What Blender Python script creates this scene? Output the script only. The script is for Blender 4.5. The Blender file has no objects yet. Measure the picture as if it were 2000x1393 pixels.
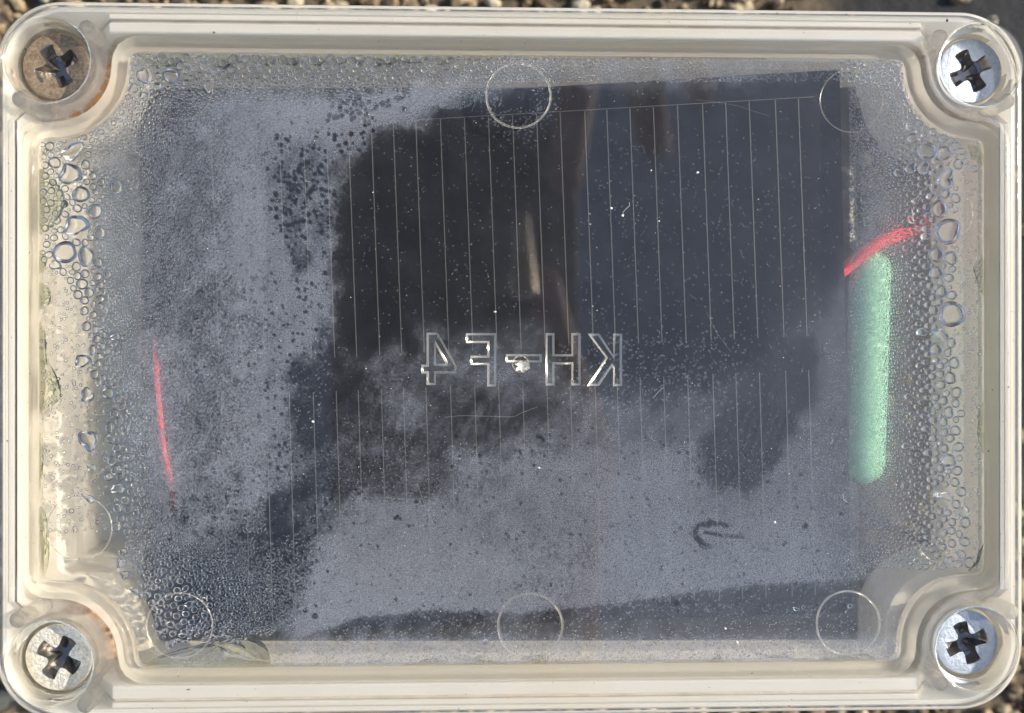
import bpy, bmesh, math, random
import numpy as np
from mathutils import Vector, Matrix
from mathutils.geometry import tessellate_polygon

random.seed(7); rng = np.random.default_rng(7)
SC = bpy.context.scene
COL = SC.collection
S = 0.001                      # one unit of the drawing grid (about a photo pixel on the lid) in metres

# ------------------------------------------------------------------ camera
TH = math.radians(1.7); D = 1732.0; F = 1732.0
CX = -D * math.tan(TH)
cam = bpy.data.cameras.new('camera'); co = bpy.data.objects.new('camera', cam); COL.objects.link(co)
cam.sensor_width = 36.0; cam.lens = 36.0 * F / 2000.0
cam.clip_start = 0.01; cam.clip_end = 200
co.location = (CX * S, 0, D * S)
co.rotation_euler = (0, -TH, 0)
cam.dof.use_dof = True; cam.dof.focus_distance = (D + 20) * S; cam.dof.aperture_fstop = 0.85
SC.camera = co

# ------------------------------------------------------------------ light
SUN_AZ = math.radians(14)      # direction towards the sun in the XY plane: from the right, a little from above
SUN_EL = math.radians(33)
w = bpy.data.worlds.new("World"); SC.world = w; w.use_nodes = True
nt = w.node_tree; nt.nodes.clear()
sky = nt.nodes.new('ShaderNodeTexSky'); sky.sky_type = 'NISHITA'; sky.sun_disc = False
sky.sun_elevation = SUN_EL; sky.sun_rotation = math.radians(90) - SUN_AZ
sky.dust_density = 1.0; sky.ozone_density = 1.0
bg = nt.nodes.new('ShaderNodeBackground'); bg.inputs[1].default_value = 0.15
wo = nt.nodes.new('ShaderNodeOutputWorld')
nt.links.new(sky.outputs[0], bg.inputs[0]); nt.links.new(bg.outputs[0], wo.inputs[0])
sl = bpy.data.lights.new('sun', 'SUN'); sl.energy = 5.0; sl.angle = math.radians(0.5); sl.color = (1.0, 0.92, 0.80)
so = bpy.data.objects.new('sun', sl); COL.objects.link(so)
sd = Vector((math.cos(SUN_AZ) * math.cos(SUN_EL), math.sin(SUN_AZ) * math.cos(SUN_EL), math.sin(SUN_EL)))
so.rotation_euler = sd.to_track_quat('Z', 'Y').to_euler()
SC.view_settings.view_transform = 'Standard'; SC.view_settings.look = 'None'
SC.view_settings.exposure = 0.68; SC.view_settings.gamma = 1.0
try:
    SC.cycles.use_denoising = True
    SC.cycles.caustics_reflective = True; SC.cycles.caustics_refractive = True
    SC.cycles.max_bounces = 14; SC.cycles.transparent_max_bounces = 24; SC.cycles.transmission_bounces = 10
    SC.cycles.sample_clamp_indirect = 20.0; SC.cycles.blur_glossy = 0.3
except Exception: pass

# ------------------------------------------------------------------ helpers
def P(px, py, z):              # photo pixel -> point of the real plane at height z
    c, s = math.cos(TH), math.sin(TH)
    dx, dy = (px - 1000.0) / F, (696.5 - py) / F
    vx, vy, vz = c * dx + s, dy, s * dx - c
    t = (z - D) / vz
    return (CX + vx * t, vy * t)

def tag(o, label=None, cat=None, group=None, kind=None):
    if label: o['label'] = label
    if cat: o['category'] = cat
    if group: o['group'] = group
    if kind: o['kind'] = kind
    return o

def mkobj(name, mesh, mats=(), parent=None):
    o = bpy.data.objects.new(name, mesh); COL.objects.link(o)
    for m in (mats if isinstance(mats, (list, tuple)) else [mats]): mesh.materials.append(m)
    if parent: o.parent = parent
    return o

def empty(name, loc=(0, 0, 0)):
    o = bpy.data.objects.new(name, None); COL.objects.link(o)
    o.empty_display_size = 0.02
    o.location = [c * S for c in loc]
    return o

class MB:                      # mesh builder in grid units, origin subtracted when built
    def __init__(s): s.v = []; s.f = []; s.m = []; s.sm = []
    def verts(s, pts): n = len(s.v); s.v += [tuple(p) for p in pts]; return n
    def face(s, idx, mi=0, sm=True): s.f.append(tuple(idx)); s.m.append(mi); s.sm.append(sm)
    def loft(s, loops, mi=0, closed=True, sm=True, flip=False):
        n = len(loops[0]); b = [s.verts(l) for l in loops]
        for k in range(len(loops) - 1):
            for i in range(n if closed else n - 1):
                j = (i + 1) % n
                q = (b[k] + i, b[k] + j, b[k + 1] + j, b[k + 1] + i)
                s.face(q[::-1] if flip else q, mi, sm)
    def cap(s, loop, mi=0, flip=False, sm=False):
        b = s.verts(loop); q = list(range(b, b + len(loop)))
        s.face(q[::-1] if flip else q, mi, sm)
    def poly(s, outer, holes, z, mi=0, up=True, sm=False):
        bm = bmesh.new(); es = []
        for l in [outer] + holes:
            vs = [bm.verts.new((p[0], p[1], 0)) for p in l]
            es += [bm.edges.new((vs[i], vs[(i + 1) % len(vs)])) for i in range(len(vs))]
        bmesh.ops.triangle_fill(bm, edges=es, use_beauty=True, use_dissolve=False)
        bm.verts.index_update()
        b = s.verts([(v.co.x, v.co.y, z) for v in bm.verts])
        for f in bm.faces:
            t = [v.index for v in f.verts]
            a, c, d = [f.verts[i].co for i in range(3)]
            n = (c - a).cross(d - a).z
            if (n > 0) != up: t = t[::-1]
            s.face([b + i for i in t], mi, sm)
        bm.free()
    def build(s, name, mats, parent=None, origin=(0, 0, 0), sharp=None):
        me = bpy.data.meshes.new(name)
        ox, oy, oz = origin
        me.from_pydata([((x - ox) * S, (y - oy) * S, (z - oz) * S) for x, y, z in s.v], [], s.f)
        me.polygons.foreach_set('material_index', s.m)
        me.polygons.foreach_set('use_smooth', s.sm)
        me.update()
        if sharp is not None:
            bm = bmesh.new(); bm.from_mesh(me)
            bmesh.ops.remove_doubles(bm, verts=bm.verts, dist=0.02 * S)
            bm.to_mesh(me); bm.free()
            me.set_sharp_from_angle(angle=math.radians(sharp))
        return mkobj(name, me, mats, parent)

def circ(cx, cy, r, z, n=64, ph=0.0): return [(cx + r * math.cos(ph + 2 * math.pi * i / n), cy + r * math.sin(ph + 2 * math.pi * i / n), z) for i in range(n)]

# ---- node helpers
def newmat(name):
    m = bpy.data.materials.new(name); m.use_nodes = True; t = m.node_tree; t.nodes.clear()
    return m, t, t.nodes.new('ShaderNodeOutputMaterial')
def nd(t, typ, **kw):
    n = t.nodes.new(typ)
    for k, v in kw.items():
        if k.startswith('i_'):
            key = k[2:]
            n.inputs[int(key) if key.isdigit() else key.replace('_', ' ')].default_value = v
        else: setattr(n, k, v)
    return n
def noise(t, scale, detail=4, rough=0.55, vec=None):
    n = nd(t, 'ShaderNodeTexNoise'); n.inputs['Scale'].default_value = scale; n.inputs['Detail'].default_value = detail; n.inputs['Roughness'].default_value = rough
    if vec is not None: t.links.new(vec, n.inputs['Vector'])
    return n
def ramp(t, fac, stops):
    r = nd(t, 'ShaderNodeValToRGB'); e = r.color_ramp.elements
    while len(e) < len(stops): e.new(0.5)
    for k, (p, c) in enumerate(stops):
        e[k].position = p; e[k].color = tuple(c) + (1,) if len(c) == 3 else c
    t.links.new(fac, r.inputs[0]); return r
def coords(t, scale=(1, 1, 1)):
    c = nd(t, 'ShaderNodeTexCoord'); m = nd(t, 'ShaderNodeMapping'); m.inputs['Scale'].default_value = scale
    t.links.new(c.outputs['Object'], m.inputs['Vector']); return m.outputs['Vector']
def geo_pos(t, scale=(1, 1, 1)):
    c = nd(t, 'ShaderNodeNewGeometry'); m = nd(t, 'ShaderNodeMapping'); m.inputs['Scale'].default_value = scale
    t.links.new(c.outputs['Position'], m.inputs['Vector']); return m.outputs['Vector']

def principled(name, color, rough=0.5, metal=0.0, coat=0.0, bump=None, var=None, spec=0.5, sss=0.0, alpha=1.0, trans=0.0):
    m, t, o = newmat(name)
    p = nd(t, 'ShaderNodeBsdfPrincipled')
    p.inputs['Base Color'].default_value = (*color, 1); p.inputs['Roughness'].default_value = rough
    p.inputs['Metallic'].default_value = metal; p.inputs['Coat Weight'].default_value = coat
    p.inputs['Specular IOR Level'].default_value = spec
    p.inputs['Coat Roughness'].default_value = 0.08
    t.links.new(p.outputs[0], o.inputs[0])
    vec = geo_pos(t)
    if var:
        sc, c2, lo, hi = var
        n = noise(t, sc, 6, 0.65, vec)
        r = ramp(t, n.outputs[0], [(lo, color), (hi, c2)])
        t.links.new(r.outputs[0], p.inputs['Base Color'])
    if bump:
        sc, st = bump
        n = noise(t, sc, 5, 0.6, vec); b = nd(t, 'ShaderNodeBump'); b.inputs['Strength'].default_value = st; b.inputs['Distance'].default_value = 0.002
        t.links.new(n.outputs[0], b.inputs['Height']); t.links.new(b.outputs[0], p.inputs['Normal'])
    return m

def clear_plastic(name, tint=(0.97, 0.955, 0.92), milky=0.04, milk=(0.85, 0.8, 0.7), rough=0.04, f0=0.045, scratch=0.0, wave=0.0):
    """See-through moulded plastic: passes light straight on, mirrors by Schlick's rule, holds a little haze."""
    m, t, o = newmat(name)
    tr = nd(t, 'ShaderNodeBsdfTransparent'); tr.inputs[0].default_value = (*tint, 1)
    gl = nd(t, 'ShaderNodeBsdfGlossy'); gl.inputs['Roughness'].default_value = rough; gl.inputs[0].default_value = (1, 1, 1, 1)
    df = nd(t, 'ShaderNodeBsdfDiffuse'); df.inputs[0].default_value = (*milk, 1)
    tl = nd(t, 'ShaderNodeBsdfTranslucent'); tl.inputs[0].default_value = (*milk, 1)
    dm = nd(t, 'ShaderNodeMixShader'); dm.inputs[0].default_value = 0.5
    t.links.new(df.outputs[0], dm.inputs[1]); t.links.new(tl.outputs[0], dm.inputs[2])
    mm = nd(t, 'ShaderNodeMixShader'); mm.inputs[0].default_value = milky
    t.links.new(tr.outputs[0], mm.inputs[1]); t.links.new(dm.outputs[0], mm.inputs[2])
    lw = nd(t, 'ShaderNodeLayerWeight'); lw.inputs[0].default_value = 0.5
    pw = nd(t, 'ShaderNodeMath', operation='POWER'); pw.inputs[1].default_value = 4.0
    t.links.new(lw.outputs['Facing'], pw.inputs[0])
    ma = nd(t, 'ShaderNodeMath', operation='MULTIPLY_ADD'); ma.inputs[1].default_value = 0.8; ma.inputs[2].default_value = f0
    t.links.new(pw.outputs[0], ma.inputs[0])
    fm = nd(t, 'ShaderNodeMixShader'); t.links.new(ma.outputs[0], fm.inputs[0])
    t.links.new(mm.outputs[0], fm.inputs[1]); t.links.new(gl.outputs[0], fm.inputs[2])
    t.links.new(fm.outputs[0], o.inputs[0])
    if wave:
        n = noise(t, 9, 3, 0.5, geo_pos(t)); b = nd(t, 'ShaderNodeBump'); b.inputs['Strength'].default_value = wave; b.inputs['Distance'].default_value = 0.01
        t.links.new(n.outputs[0], b.inputs['Height'])
        for x in (gl, df, tl): t.links.new(b.outputs[0], x.inputs['Normal'])
        t.links.new(b.outputs[0], lw.inputs['Normal'])
    return m

def glass(name, ior, rough=0.03, col=(1, 1, 1)):
    m, t, o = newmat(name)
    g = nd(t, 'ShaderNodeBsdfGlass'); g.inputs['IOR'].default_value = ior; g.inputs['Roughness'].default_value = rough
    g.inputs[0].default_value = (*col, 1)
    t.links.new(g.outputs[0], o.inputs[0]); return m

M = {}
M['lid_plate'] = clear_plastic('lid_plate', milky=0.007, rough=0.04, f0=0.024)
M['edge'] = clear_plastic('edge', milky=0.38, milk=(0.95, 0.92, 0.84), rough=0.22, f0=0.3)  # milky white put in so clear moulded edges show as glints
M['edge_faint'] = clear_plastic('edge_faint', milky=0.18, rough=0.2, f0=0.15)
M['shell'] = clear_plastic('shell', tint=(0.92, 0.91, 0.88), milky=0.12, rough=0.1, f0=0.05)
M['floor'] = clear_plastic('floor', tint=(0.38, 0.38, 0.39), milky=0.06, rough=0.12, f0=0.06, wave=0.3)  # gloom of the box interior put into the clear plastic as dark tint
M['lid_frame'] = clear_plastic('lid_frame', milky=0.18, rough=0.06, f0=0.07, wave=0.45)
M['lid_lip'] = clear_plastic('lid_lip', milky=0.68, milk=(0.90, 0.86, 0.78), rough=0.1, f0=0.05, wave=0.3)
def with_glass(m, k, ior, rough):
    t = m.node_tree; o = [n for n in t.nodes if n.type == 'OUTPUT_MATERIAL'][0]; src = o.inputs[0].links[0].from_socket
    g = nd(t, 'ShaderNodeBsdfGlass'); g.inputs['IOR'].default_value = ior; g.inputs['Roughness'].default_value = rough; g.inputs[0].default_value = (.97, .96, .93, 1)
    x = nd(t, 'ShaderNodeMixShader'); x.inputs[0].default_value = k; t.links.new(src, x.inputs[1]); t.links.new(g.outputs[0], x.inputs[2]); t.links.new(x.outputs[0], o.inputs[0]); return m
M['boss'] = with_glass(clear_plastic('boss', milky=0.10, rough=0.05, f0=0.08, wave=0.3), 0.55, 1.35, 0.05)
M['pin'] = with_glass(clear_plastic('pin', milky=0.12, rough=0.06, f0=0.1, wave=0.3), 0.6, 1.4, 0.05)
M['base'] = principled('base', (0.84, 0.82, 0.77), 0.22, coat=0.8, bump=(14, 0.3), var=(6, (0.78, 0.745, 0.67), 0.45, 0.75))
_t = M['base'].node_tree; _o = [n for n in _t.nodes if n.type == 'OUTPUT_MATERIAL'][0]; _p = [n for n in _t.nodes if n.type == 'BSDF_PRINCIPLED'][0]
_tl = nd(_t, 'ShaderNodeBsdfTranslucent'); _tl.inputs[0].default_value = (0.93, 0.90, 0.84, 1); _mx = nd(_t, 'ShaderNodeMixShader'); _mx.inputs[0].default_value = 0.45
_t.links.new(_p.outputs[0], _mx.inputs[1]); _t.links.new(_tl.outputs[0], _mx.inputs[2]); _t.links.new(_mx.outputs[0], _o.inputs[0])
M['deep_groove_shade'] = principled('deep_groove_shade', (0.2, 0.17, 0.13), 0.6, var=(25, (0.3, 0.26, 0.2), 0.4, 0.7))  # shade in the rim channel put into its colour, darkest on the left
M['groove_shade'] = principled('groove_shade', (0.52, 0.48, 0.42), 0.6, var=(25, (0.4, 0.36, 0.3), 0.4, 0.7))  # paler painted shade for the channel on the other sides
M['drop'] = glass('drop', 1.42, 0.03)
M['fine'] = glass('fine', 1.42, 0.07)
M['pool'] = glass('pool', 1.33, 0.01, (0.80, 0.82, 0.70))  # green tint put in for the dark ground seen through the water
M['resin'] = glass('resin', 1.45, 0.05, (1, 0.98, 0.95))
M['cell'] = principled('cell', (0.008, 0.010, 0.018), 0.3, coat=0.18, spec=0.25, var=(14, (0.016, 0.019, 0.03), 0.4, 0.7))
M['backing'] = principled('backing', (0.02, 0.022, 0.03), 0.4, coat=0.3)
M['silver'] = principled('silver', (0.125, 0.135, 0.15), 0.45, metal=0.3)
M['green'] = principled('green', (0.30, 0.68, 0.42), 0.35, coat=0.5, bump=(30, 0.3))
M['red'] = principled('red', (0.85, 0.05, 0.06), 0.4, coat=0.3)

def screw_mat(name, c1, c2, rough, bstr, rust=None):
    m, t, o = newmat(name)
    p = nd(t, 'ShaderNodeBsdfPrincipled'); p.inputs['Metallic'].default_value = 0.85; p.inputs['Roughness'].default_value = rough
    vec = geo_pos(t)
    n = noise(t, 160, 4, 0.6, vec); r = ramp(t, n.outputs[0], [(0.35, c1), (0.65, c2)])
    n2 = noise(t, 30, 5, 0.6, vec); r2 = ramp(t, n2.outputs[0], [(0.5, (0, 0, 0)), (0.75, (1, 1, 1))])
    mx = nd(t, 'ShaderNodeMixRGB'); mx.inputs[2].default_value = (*(rust or c1), 1)
    ml = nd(t, 'ShaderNodeMath', operation='MULTIPLY'); ml.inputs[1].default_value = 0.6
    t.links.new(r2.outputs[0], ml.inputs[0]); t.links.new(ml.outputs[0], mx.inputs[0])
    t.links.new(r.outputs[0], mx.inputs[1]); t.links.new(mx.outputs[0], p.inputs['Base Color'])
    b = nd(t, 'ShaderNodeBump'); b.inputs['Strength'].default_value = bstr; b.inputs['Distance'].default_value = 0.004
    t.links.new(n.outputs[0], b.inputs['Height']); t.links.new(b.outputs[0], p.inputs['Normal'])
    t.links.new(p.outputs[0], o.inputs[0]); return m
M['screw_rusty'] = screw_mat('screw_rusty', (0.28, 0.20, 0.13), (0.50, 0.38, 0.25), 0.6, 0.5, (0.2, 0.12, 0.06))
M['screw_sunlit'] = screw_mat('screw_sunlit', (0.72, 0.66, 0.52), (0.98, 0.93, 0.8), 0.6, 0.9, (0.6, 0.48, 0.28))  # warm sunlight put into the zinc colour
M['screw_zinc'] = screw_mat('screw_zinc', (0.33, 0.37, 0.42), (0.43, 0.47, 0.52), 0.6, 0.4, (0.42, 0.45, 0.5))  # bluish sky light put into the zinc colour
M['recess'] = principled('recess', (0.30, 0.28, 0.26), 0.32, metal=0.9, bump=(60, .5))

M['lid_lip'] = with_glass(M['lid_lip'], 0.28, 1.3, 0.06); M['lid_frame'] = with_glass(M['lid_frame'], 0.16, 1.12, 0.05)
# ------------------------------------------------------------------ outlines
X0, X1, Y0, Y1 = -998.0, 1021.0, -705.0, 688.0          # outside of the case
C0, C1, E0, E1 = -928.0, 956.0, -613.0, 600.0           # cavity inside the lid
SCREWS = [(-897, 572), (933, 580), (-892, -593), (925, -581)]
ZL, ZR, ZP = -32.0, -24.0, -118.0                       # lid underside, base rim, corner pads

def rrect(d, z, r=128, n=20):
    x0, x1, y0, y1 = X0 + d, X1 - d, Y0 + d, Y1 - d; r = max(r - d, 12); pts = []
    for cx, cy, a0 in ((x1 - r, y1 - r, 0), (x0 + r, y1 - r, 90), (x0 + r, y0 + r, 180), (x1 - r, y0 + r, 270)):
        for k in range(n + 1):
            a = math.radians(a0 + 90 * k / n); pts.append((cx + r * math.cos(a), cy + r * math.sin(a), z))
    return pts

def bitten():
    """Cavity outline: a rectangle whose corners are bitten out round the four screw bosses, corners eased."""
    R = [143, 138, 150, 140]
    (tl, tr, bl, br) = SCREWS
    def arc(c, r, ys, xs):     # from the horizontal side to the vertical side, round the boss, on its inner side
        dy = ys - c[1]; dx = xs - c[0]
        a1 = math.atan2(dy, math.copysign(math.sqrt(r * r - dy * dy), -c[0])); a2 = math.atan2(math.copysign(math.sqrt(r * r - dx * dx), -c[1]), dx)
        da = (a2 - a1 + math.pi) % (2 * math.pi) - math.pi
        return [(c[0] + r * math.cos(a1 + da * k / 60), c[1] + r * math.sin(a1 + da * k / 60)) for k in range(61)]
    pts = []
    pts += arc(tr, R[1], E1, C1)[::-1] + arc(tl, R[0], E1, C0) + arc(bl, R[2], E0, C0)[::-1] + arc(br, R[3], E0, C1)
    p = np.array(pts); q = np.vstack([p, p[:1]]); seg = np.hypot(*(np.diff(q, axis=0).T)); cum = np.concatenate([[0], np.cumsum(seg)])
    N = 1100; s = np.linspace(0, cum[-1], N, endpoint=False)
    xy = np.stack([np.interp(s, cum, q[:, 0]), np.interp(s, cum, q[:, 1])], 1)
    step = cum[-1] / N; k = np.arange(-20, 21); g = np.exp(-(k * step) ** 2 / (2 * 17.0 ** 2)); g /= g.sum()
    out = sum(gg * np.roll(xy, -int(kk), axis=0) for kk, gg in zip(k, g))
    return out
OUT = bitten()
_t = np.roll(OUT, -1, 0) - np.roll(OUT, 1, 0); _t /= np.hypot(_t[:, 0], _t[:, 1])[:, None]
NRM = np.stack([_t[:, 1], -_t[:, 0]], 1)                # outward normals (outline runs anticlockwise)
if np.sum((OUT[:, 0] * np.roll(OUT[:, 1], -1) - np.roll(OUT[:, 0], -1) * OUT[:, 1])) < 0: NRM = -NRM
def outl(off, z, step=2): return [(x, y, z) for x, y in (OUT + NRM * off)[::step]]

# ------------------------------------------------------------------ ground with gravel
ZG = -640.0
mg, t, o = newmat('ground')
p = nd(t, 'ShaderNodeBsdfPrincipled'); p.inputs['Roughness'].default_value = 0.95
n = noise(t, 14, 8, 0.7, geo_pos(t)); r = ramp(t, n.outputs[0], [(0.3, (0.03, 0.025, 0.02)), (0.6, (0.16, 0.12, 0.075)), (0.8, (0.32, 0.26, 0.17))])
b = nd(t, 'ShaderNodeBump'); b.inputs['Distance'].default_value = 0.03; t.links.new(n.outputs[0], b.inputs['Height']); t.links.new(b.outputs[0], p.inputs['Normal'])
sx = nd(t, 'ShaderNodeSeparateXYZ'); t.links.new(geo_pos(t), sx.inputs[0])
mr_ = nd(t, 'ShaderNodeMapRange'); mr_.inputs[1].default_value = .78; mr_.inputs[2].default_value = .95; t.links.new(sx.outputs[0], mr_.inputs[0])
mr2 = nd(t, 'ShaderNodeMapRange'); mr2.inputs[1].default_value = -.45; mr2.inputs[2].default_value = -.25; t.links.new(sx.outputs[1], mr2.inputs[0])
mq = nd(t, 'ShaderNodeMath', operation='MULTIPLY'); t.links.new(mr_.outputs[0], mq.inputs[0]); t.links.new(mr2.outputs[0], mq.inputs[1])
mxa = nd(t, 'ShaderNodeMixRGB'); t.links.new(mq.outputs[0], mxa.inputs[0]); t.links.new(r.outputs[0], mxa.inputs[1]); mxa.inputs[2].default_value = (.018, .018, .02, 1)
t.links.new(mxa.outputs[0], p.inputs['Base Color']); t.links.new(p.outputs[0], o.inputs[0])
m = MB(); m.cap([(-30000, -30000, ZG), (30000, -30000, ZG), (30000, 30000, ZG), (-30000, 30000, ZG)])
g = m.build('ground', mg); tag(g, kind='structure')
ms, t, o = newmat('stone')
p = nd(t, 'ShaderNodeBsdfPrincipled'); p.inputs['Roughness'].default_value = 0.85
oi = nd(t, 'ShaderNodeNewGeometry'); r = ramp(t, oi.outputs['Random Per Island'], [(0.0, (0.05, 0.04, 0.03)), (0.35, (0.2, 0.14, 0.08)), (0.7, (0.42, 0.32, 0.19)), (1.0, (0.6, 0.52, 0.38))])
n = noise(t, 40, 5, 0.6, geo_pos(t)); mx = nd(t, 'ShaderNodeMixRGB', blend_type='MULTIPLY'); mx.inputs[0].default_value = 0.6
t.links.new(r.outputs[0], mx.inputs[1]); t.links.new(n.outputs[0], mx.inputs[2]); t.links.new(mx.outputs[0], p.inputs['Base Color']); t.links.new(p.outputs[0], o.inputs[0])
bm = bmesh.new(); bmesh.ops.create_icosphere(bm, subdivisions=1, radius=1.0)
iv = np.array([v.co[:] for v in bm.verts]); ifc = [[v.index for v in f.verts] for f in bm.faces]; bm.free()
m = MB()
for k in range(5200):
    while True:
        x, y = rng.uniform(-1500, 1500), rng.uniform(-1150, 1150)
        if not (-900 < x < 920 and -600 < y < 590) or rng.random() < .25: 
            if x > 800 and y > -380 and rng.random() < .93: continue
            break
    r_ = rng.uniform(9, 30) ** 1.0; A = np.array(Matrix.Rotation(rng.uniform(0, 6.28), 3, Vector(rng.normal(size=3)).normalized()))
    v = (iv * (1 + rng.uniform(-.22, .22, (len(iv), 1)))) * (r_ * np.array([1, rng.uniform(.6, 1), rng.uniform(.5, .9)]))
    v = v @ A.T + np.array([x, y, ZG + r_ * rng.uniform(0.1, 0.9)])
    bb = m.verts(v.tolist())
    for f in ifc: m.face([bb + i for i in f], 0, False)
g = m.build('gravel', ms); tag(g, 'brown and tan gravel around the foot of the clear box', kind='stuff')

# ------------------------------------------------------------------ the case
case = empty('clear_enclosure_box', (0, 0, ZG))
tag(case, 'clear plastic enclosure box with a screwed lid, fogged and beaded with water inside', 'enclosure box')
def under(o): o.location = (0, 0, -ZG * S); return o      # parts are drawn in world grid units

# base shell
m = MB()
m.loft([rrect(12, ZG + 4), rrect(8, ZG + 30), rrect(5, -200)], 3); m.loft([rrect(5, -200), rrect(3, ZR - 10), rrect(4, ZR - 4), rrect(8, ZR)], 0)
m.loft([rrect(8, ZR), rrect(9.5, ZR - 1), rrect(11, ZR), rrect(15, ZR)], 0)
m.loft([rrect(15, ZR), rrect(16, ZR - 16)], 0, sm=False)
m.loft([rrect(16, ZR - 16), rrect(18, ZP)], 0, sm=False)
m.poly([(x, y) for x, y, z in rrect(18, ZP)], [[(x, y) for x, y, z in outl(5, ZP)]], ZP, 0)
wall = [outl(5, ZP), outl(0, ZP - 6), outl(-2, -165), outl(-7, -172), outl(-12, -175), outl(-22, -176), outl(-27, -179), outl(-30, -187), outl(-36, -300), outl(-44, -400), outl(-58, -440), outl(-84, -456), outl(-110, -460)]
m.loft(wall[:8], 0); f0_ = len(m.f); m.loft(wall[7:], 2)
for i in range(f0_, len(m.f)):
    cxm = sum(m.v[q][0] for q in m.f[i]) / 4; czm = sum(m.v[q][2] for q in m.f[i]) / 4
    if cxm < -560 and czm > -430: m.m[i] = 0  # left wall stays pale, without the painted gloom
m.poly([(x, y) for x, y, z in wall[-1]], [], -460, 2)
base = under(m.build('base', [M['base'], M['deep_groove_shade'], M['floor'], M['shell']], case, sharp=40))
# rim blocks between the corner pads
def boxm(m, x0, x1, y0, y1, z0, z1, b=2.0, mi=0):
    def rc(d, z): return [(x0 + d, y0 + d, z), (x1 - d, y0 + d, z), (x1 - d, y1 - d, z), (x0 + d, y1 - d, z)]
    m.loft([rc(0, z0), rc(0, z1 - b), rc(b, z1)], mi, sm=False); m.cap(rc(b, z1), mi)
def ledge(x0, x1, y0, y1, axis):
    """straight rim ledge: outer lip, dark seam put into the colour, flat land. profile runs across from the outside edge inwards"""
    m = MB(); lo, hi = (y0, y1) if axis == 'x' else (x0, x1); gm = 1 if (axis == 'y' and x0 < 0) else 4
    w = hi - lo
    prof = [(0, ZP), (0.3, ZR - 3), (1.5, ZR - .5), (3, ZR + .2), (10, ZR + .2), (11.5, ZR - 2), (12, ZR - 9), (18, ZR - 9), (18.5, ZR - 2), (20, ZR - .2), (w - 3, ZR - .2), (w - .8, ZR - 2), (w, ZR - 6), (w, ZP)]
    mi = [0, 0, 0, 0, 0, gm, gm, gm, 0, 0, 0, 0, 0]
    out_pos = axis == 'x' and y0 > 0 or axis == 'y' and x0 > 0
    for k in range(len(prof) - 1):
        L = []
        for (d, z) in prof[k:k + 2]:
            c = hi - d if out_pos else lo + d
            zl = max(ZP, z - 60); L.append([(x0 - 45, c, zl), (x0, c, z), (x1, c, z), (x1 + 45, c, zl)] if axis == 'x' else [(c, y0 - 45, zl), (c, y0, z), (c, y1, z), (c, y1 + 45, zl)])
        fl = (axis == 'x') != out_pos
        m.loft(L, mi[k], closed=False, sm=False, flip=fl)
    o = under(m.build('rim_ledge', [M['base'], M['deep_groove_shade'], M['base'], M['base'], M['groove_shade']], base)); o.location = (0, 0, 0)
ledge(-786, 822, E1 + 33, Y1 - 16.5, 'x'); ledge(-780, 815, Y0 + 16.5, E0 - 33, 'x')
ledge(X0 + 16.5, C0 - 33, -478, 460, 'y'); ledge(C1 + 33, X1 - 16.5, -468, 468, 'y')

# lid
m = MB()
m.loft([rrect(1, ZR + 1), rrect(0, ZR + 4), rrect(0, -16), rrect(2, -9), rrect(6, -4), rrect(11, -1)], 2); m.loft([rrect(11, -1), rrect(17, 0)], 0)
holes = [[(x, y) for x, y, z in circ(cx, cy, 84, 0, 72)][::-1] for cx, cy in SCREWS]
# frame top (with the well openings) and the flat window, a step between them
m.poly([(x, y) for x, y, z in rrect(17, 0)], holes + [[(x, y) for x, y, z in outl(34, 0)][::-1]], 0, 0)
m.loft([outl(34, 0), outl(33, 0.8), outl(28, 1.8), outl(24, 2.0)], 0)
m.poly([(x, y) for x, y, z in outl(24, 2)], [], 2, 1)
m.poly([(x, y) for x, y, z in outl(0, ZL)], [], ZL, 1, up=False)
# lip hanging into the base
m.loft([outl(0, ZL), outl(-0.5, ZL - 3), outl(1, -56), outl(4, -61), outl(8, -63), outl(20, -63), outl(24, -61), outl(27, -56), outl(29, ZL - 3), outl(31, ZL)], 2)
lid = under(m.build('lid', [M['lid_frame'], M['lid_plate'], M['lid_lip']], case, sharp=35))

# wells, sleeves and pins at the four corners
for (cx, cy) in SCREWS:
    m = MB()
    prof = [(87, 0.4), (84, 0), (82, -3), (79, -14), (77, -16), (76, -30), (73, -33), (71.5, -36), (71, -58)]
    m.loft([circ(cx, cy, r, z, 72) for r, z in prof], 0, flip=True)
    m.loft([circ(cx, cy, r, z, 72) for r, z in [(71, -58), (68, -60), (28, -61)]], 0, flip=True)
    m.loft([circ(cx, cy, r, z, 72) for r, z in [(84, -28), (80, -60), (76, -112), (73, -116), (64, -116), (62, -110), (60, -62)]], 0)
    under(m.build('screw_well', [M['boss']], lid, sharp=50)).location = (0, 0, 0)
PINS = [(168, 54), (38, 192), (1838, 72), (1968, 196), (165, 1378), (33, 1212), (1840, 1335), (1975, 1196)]
for (px, py) in PINS:
    cx, cy = P(px, py, -4); m = MB()
    m.loft([circ(cx, cy, r, z, 28) for r, z in [(2, -3), (14, -4), (16, -7), (17.5, -112), (14, -116), (2, -117)]], 0, flip=True)
    under(m.build('guide_pin', [M['pin']], lid, sharp=50)).location = (0, 0, 0)

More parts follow.
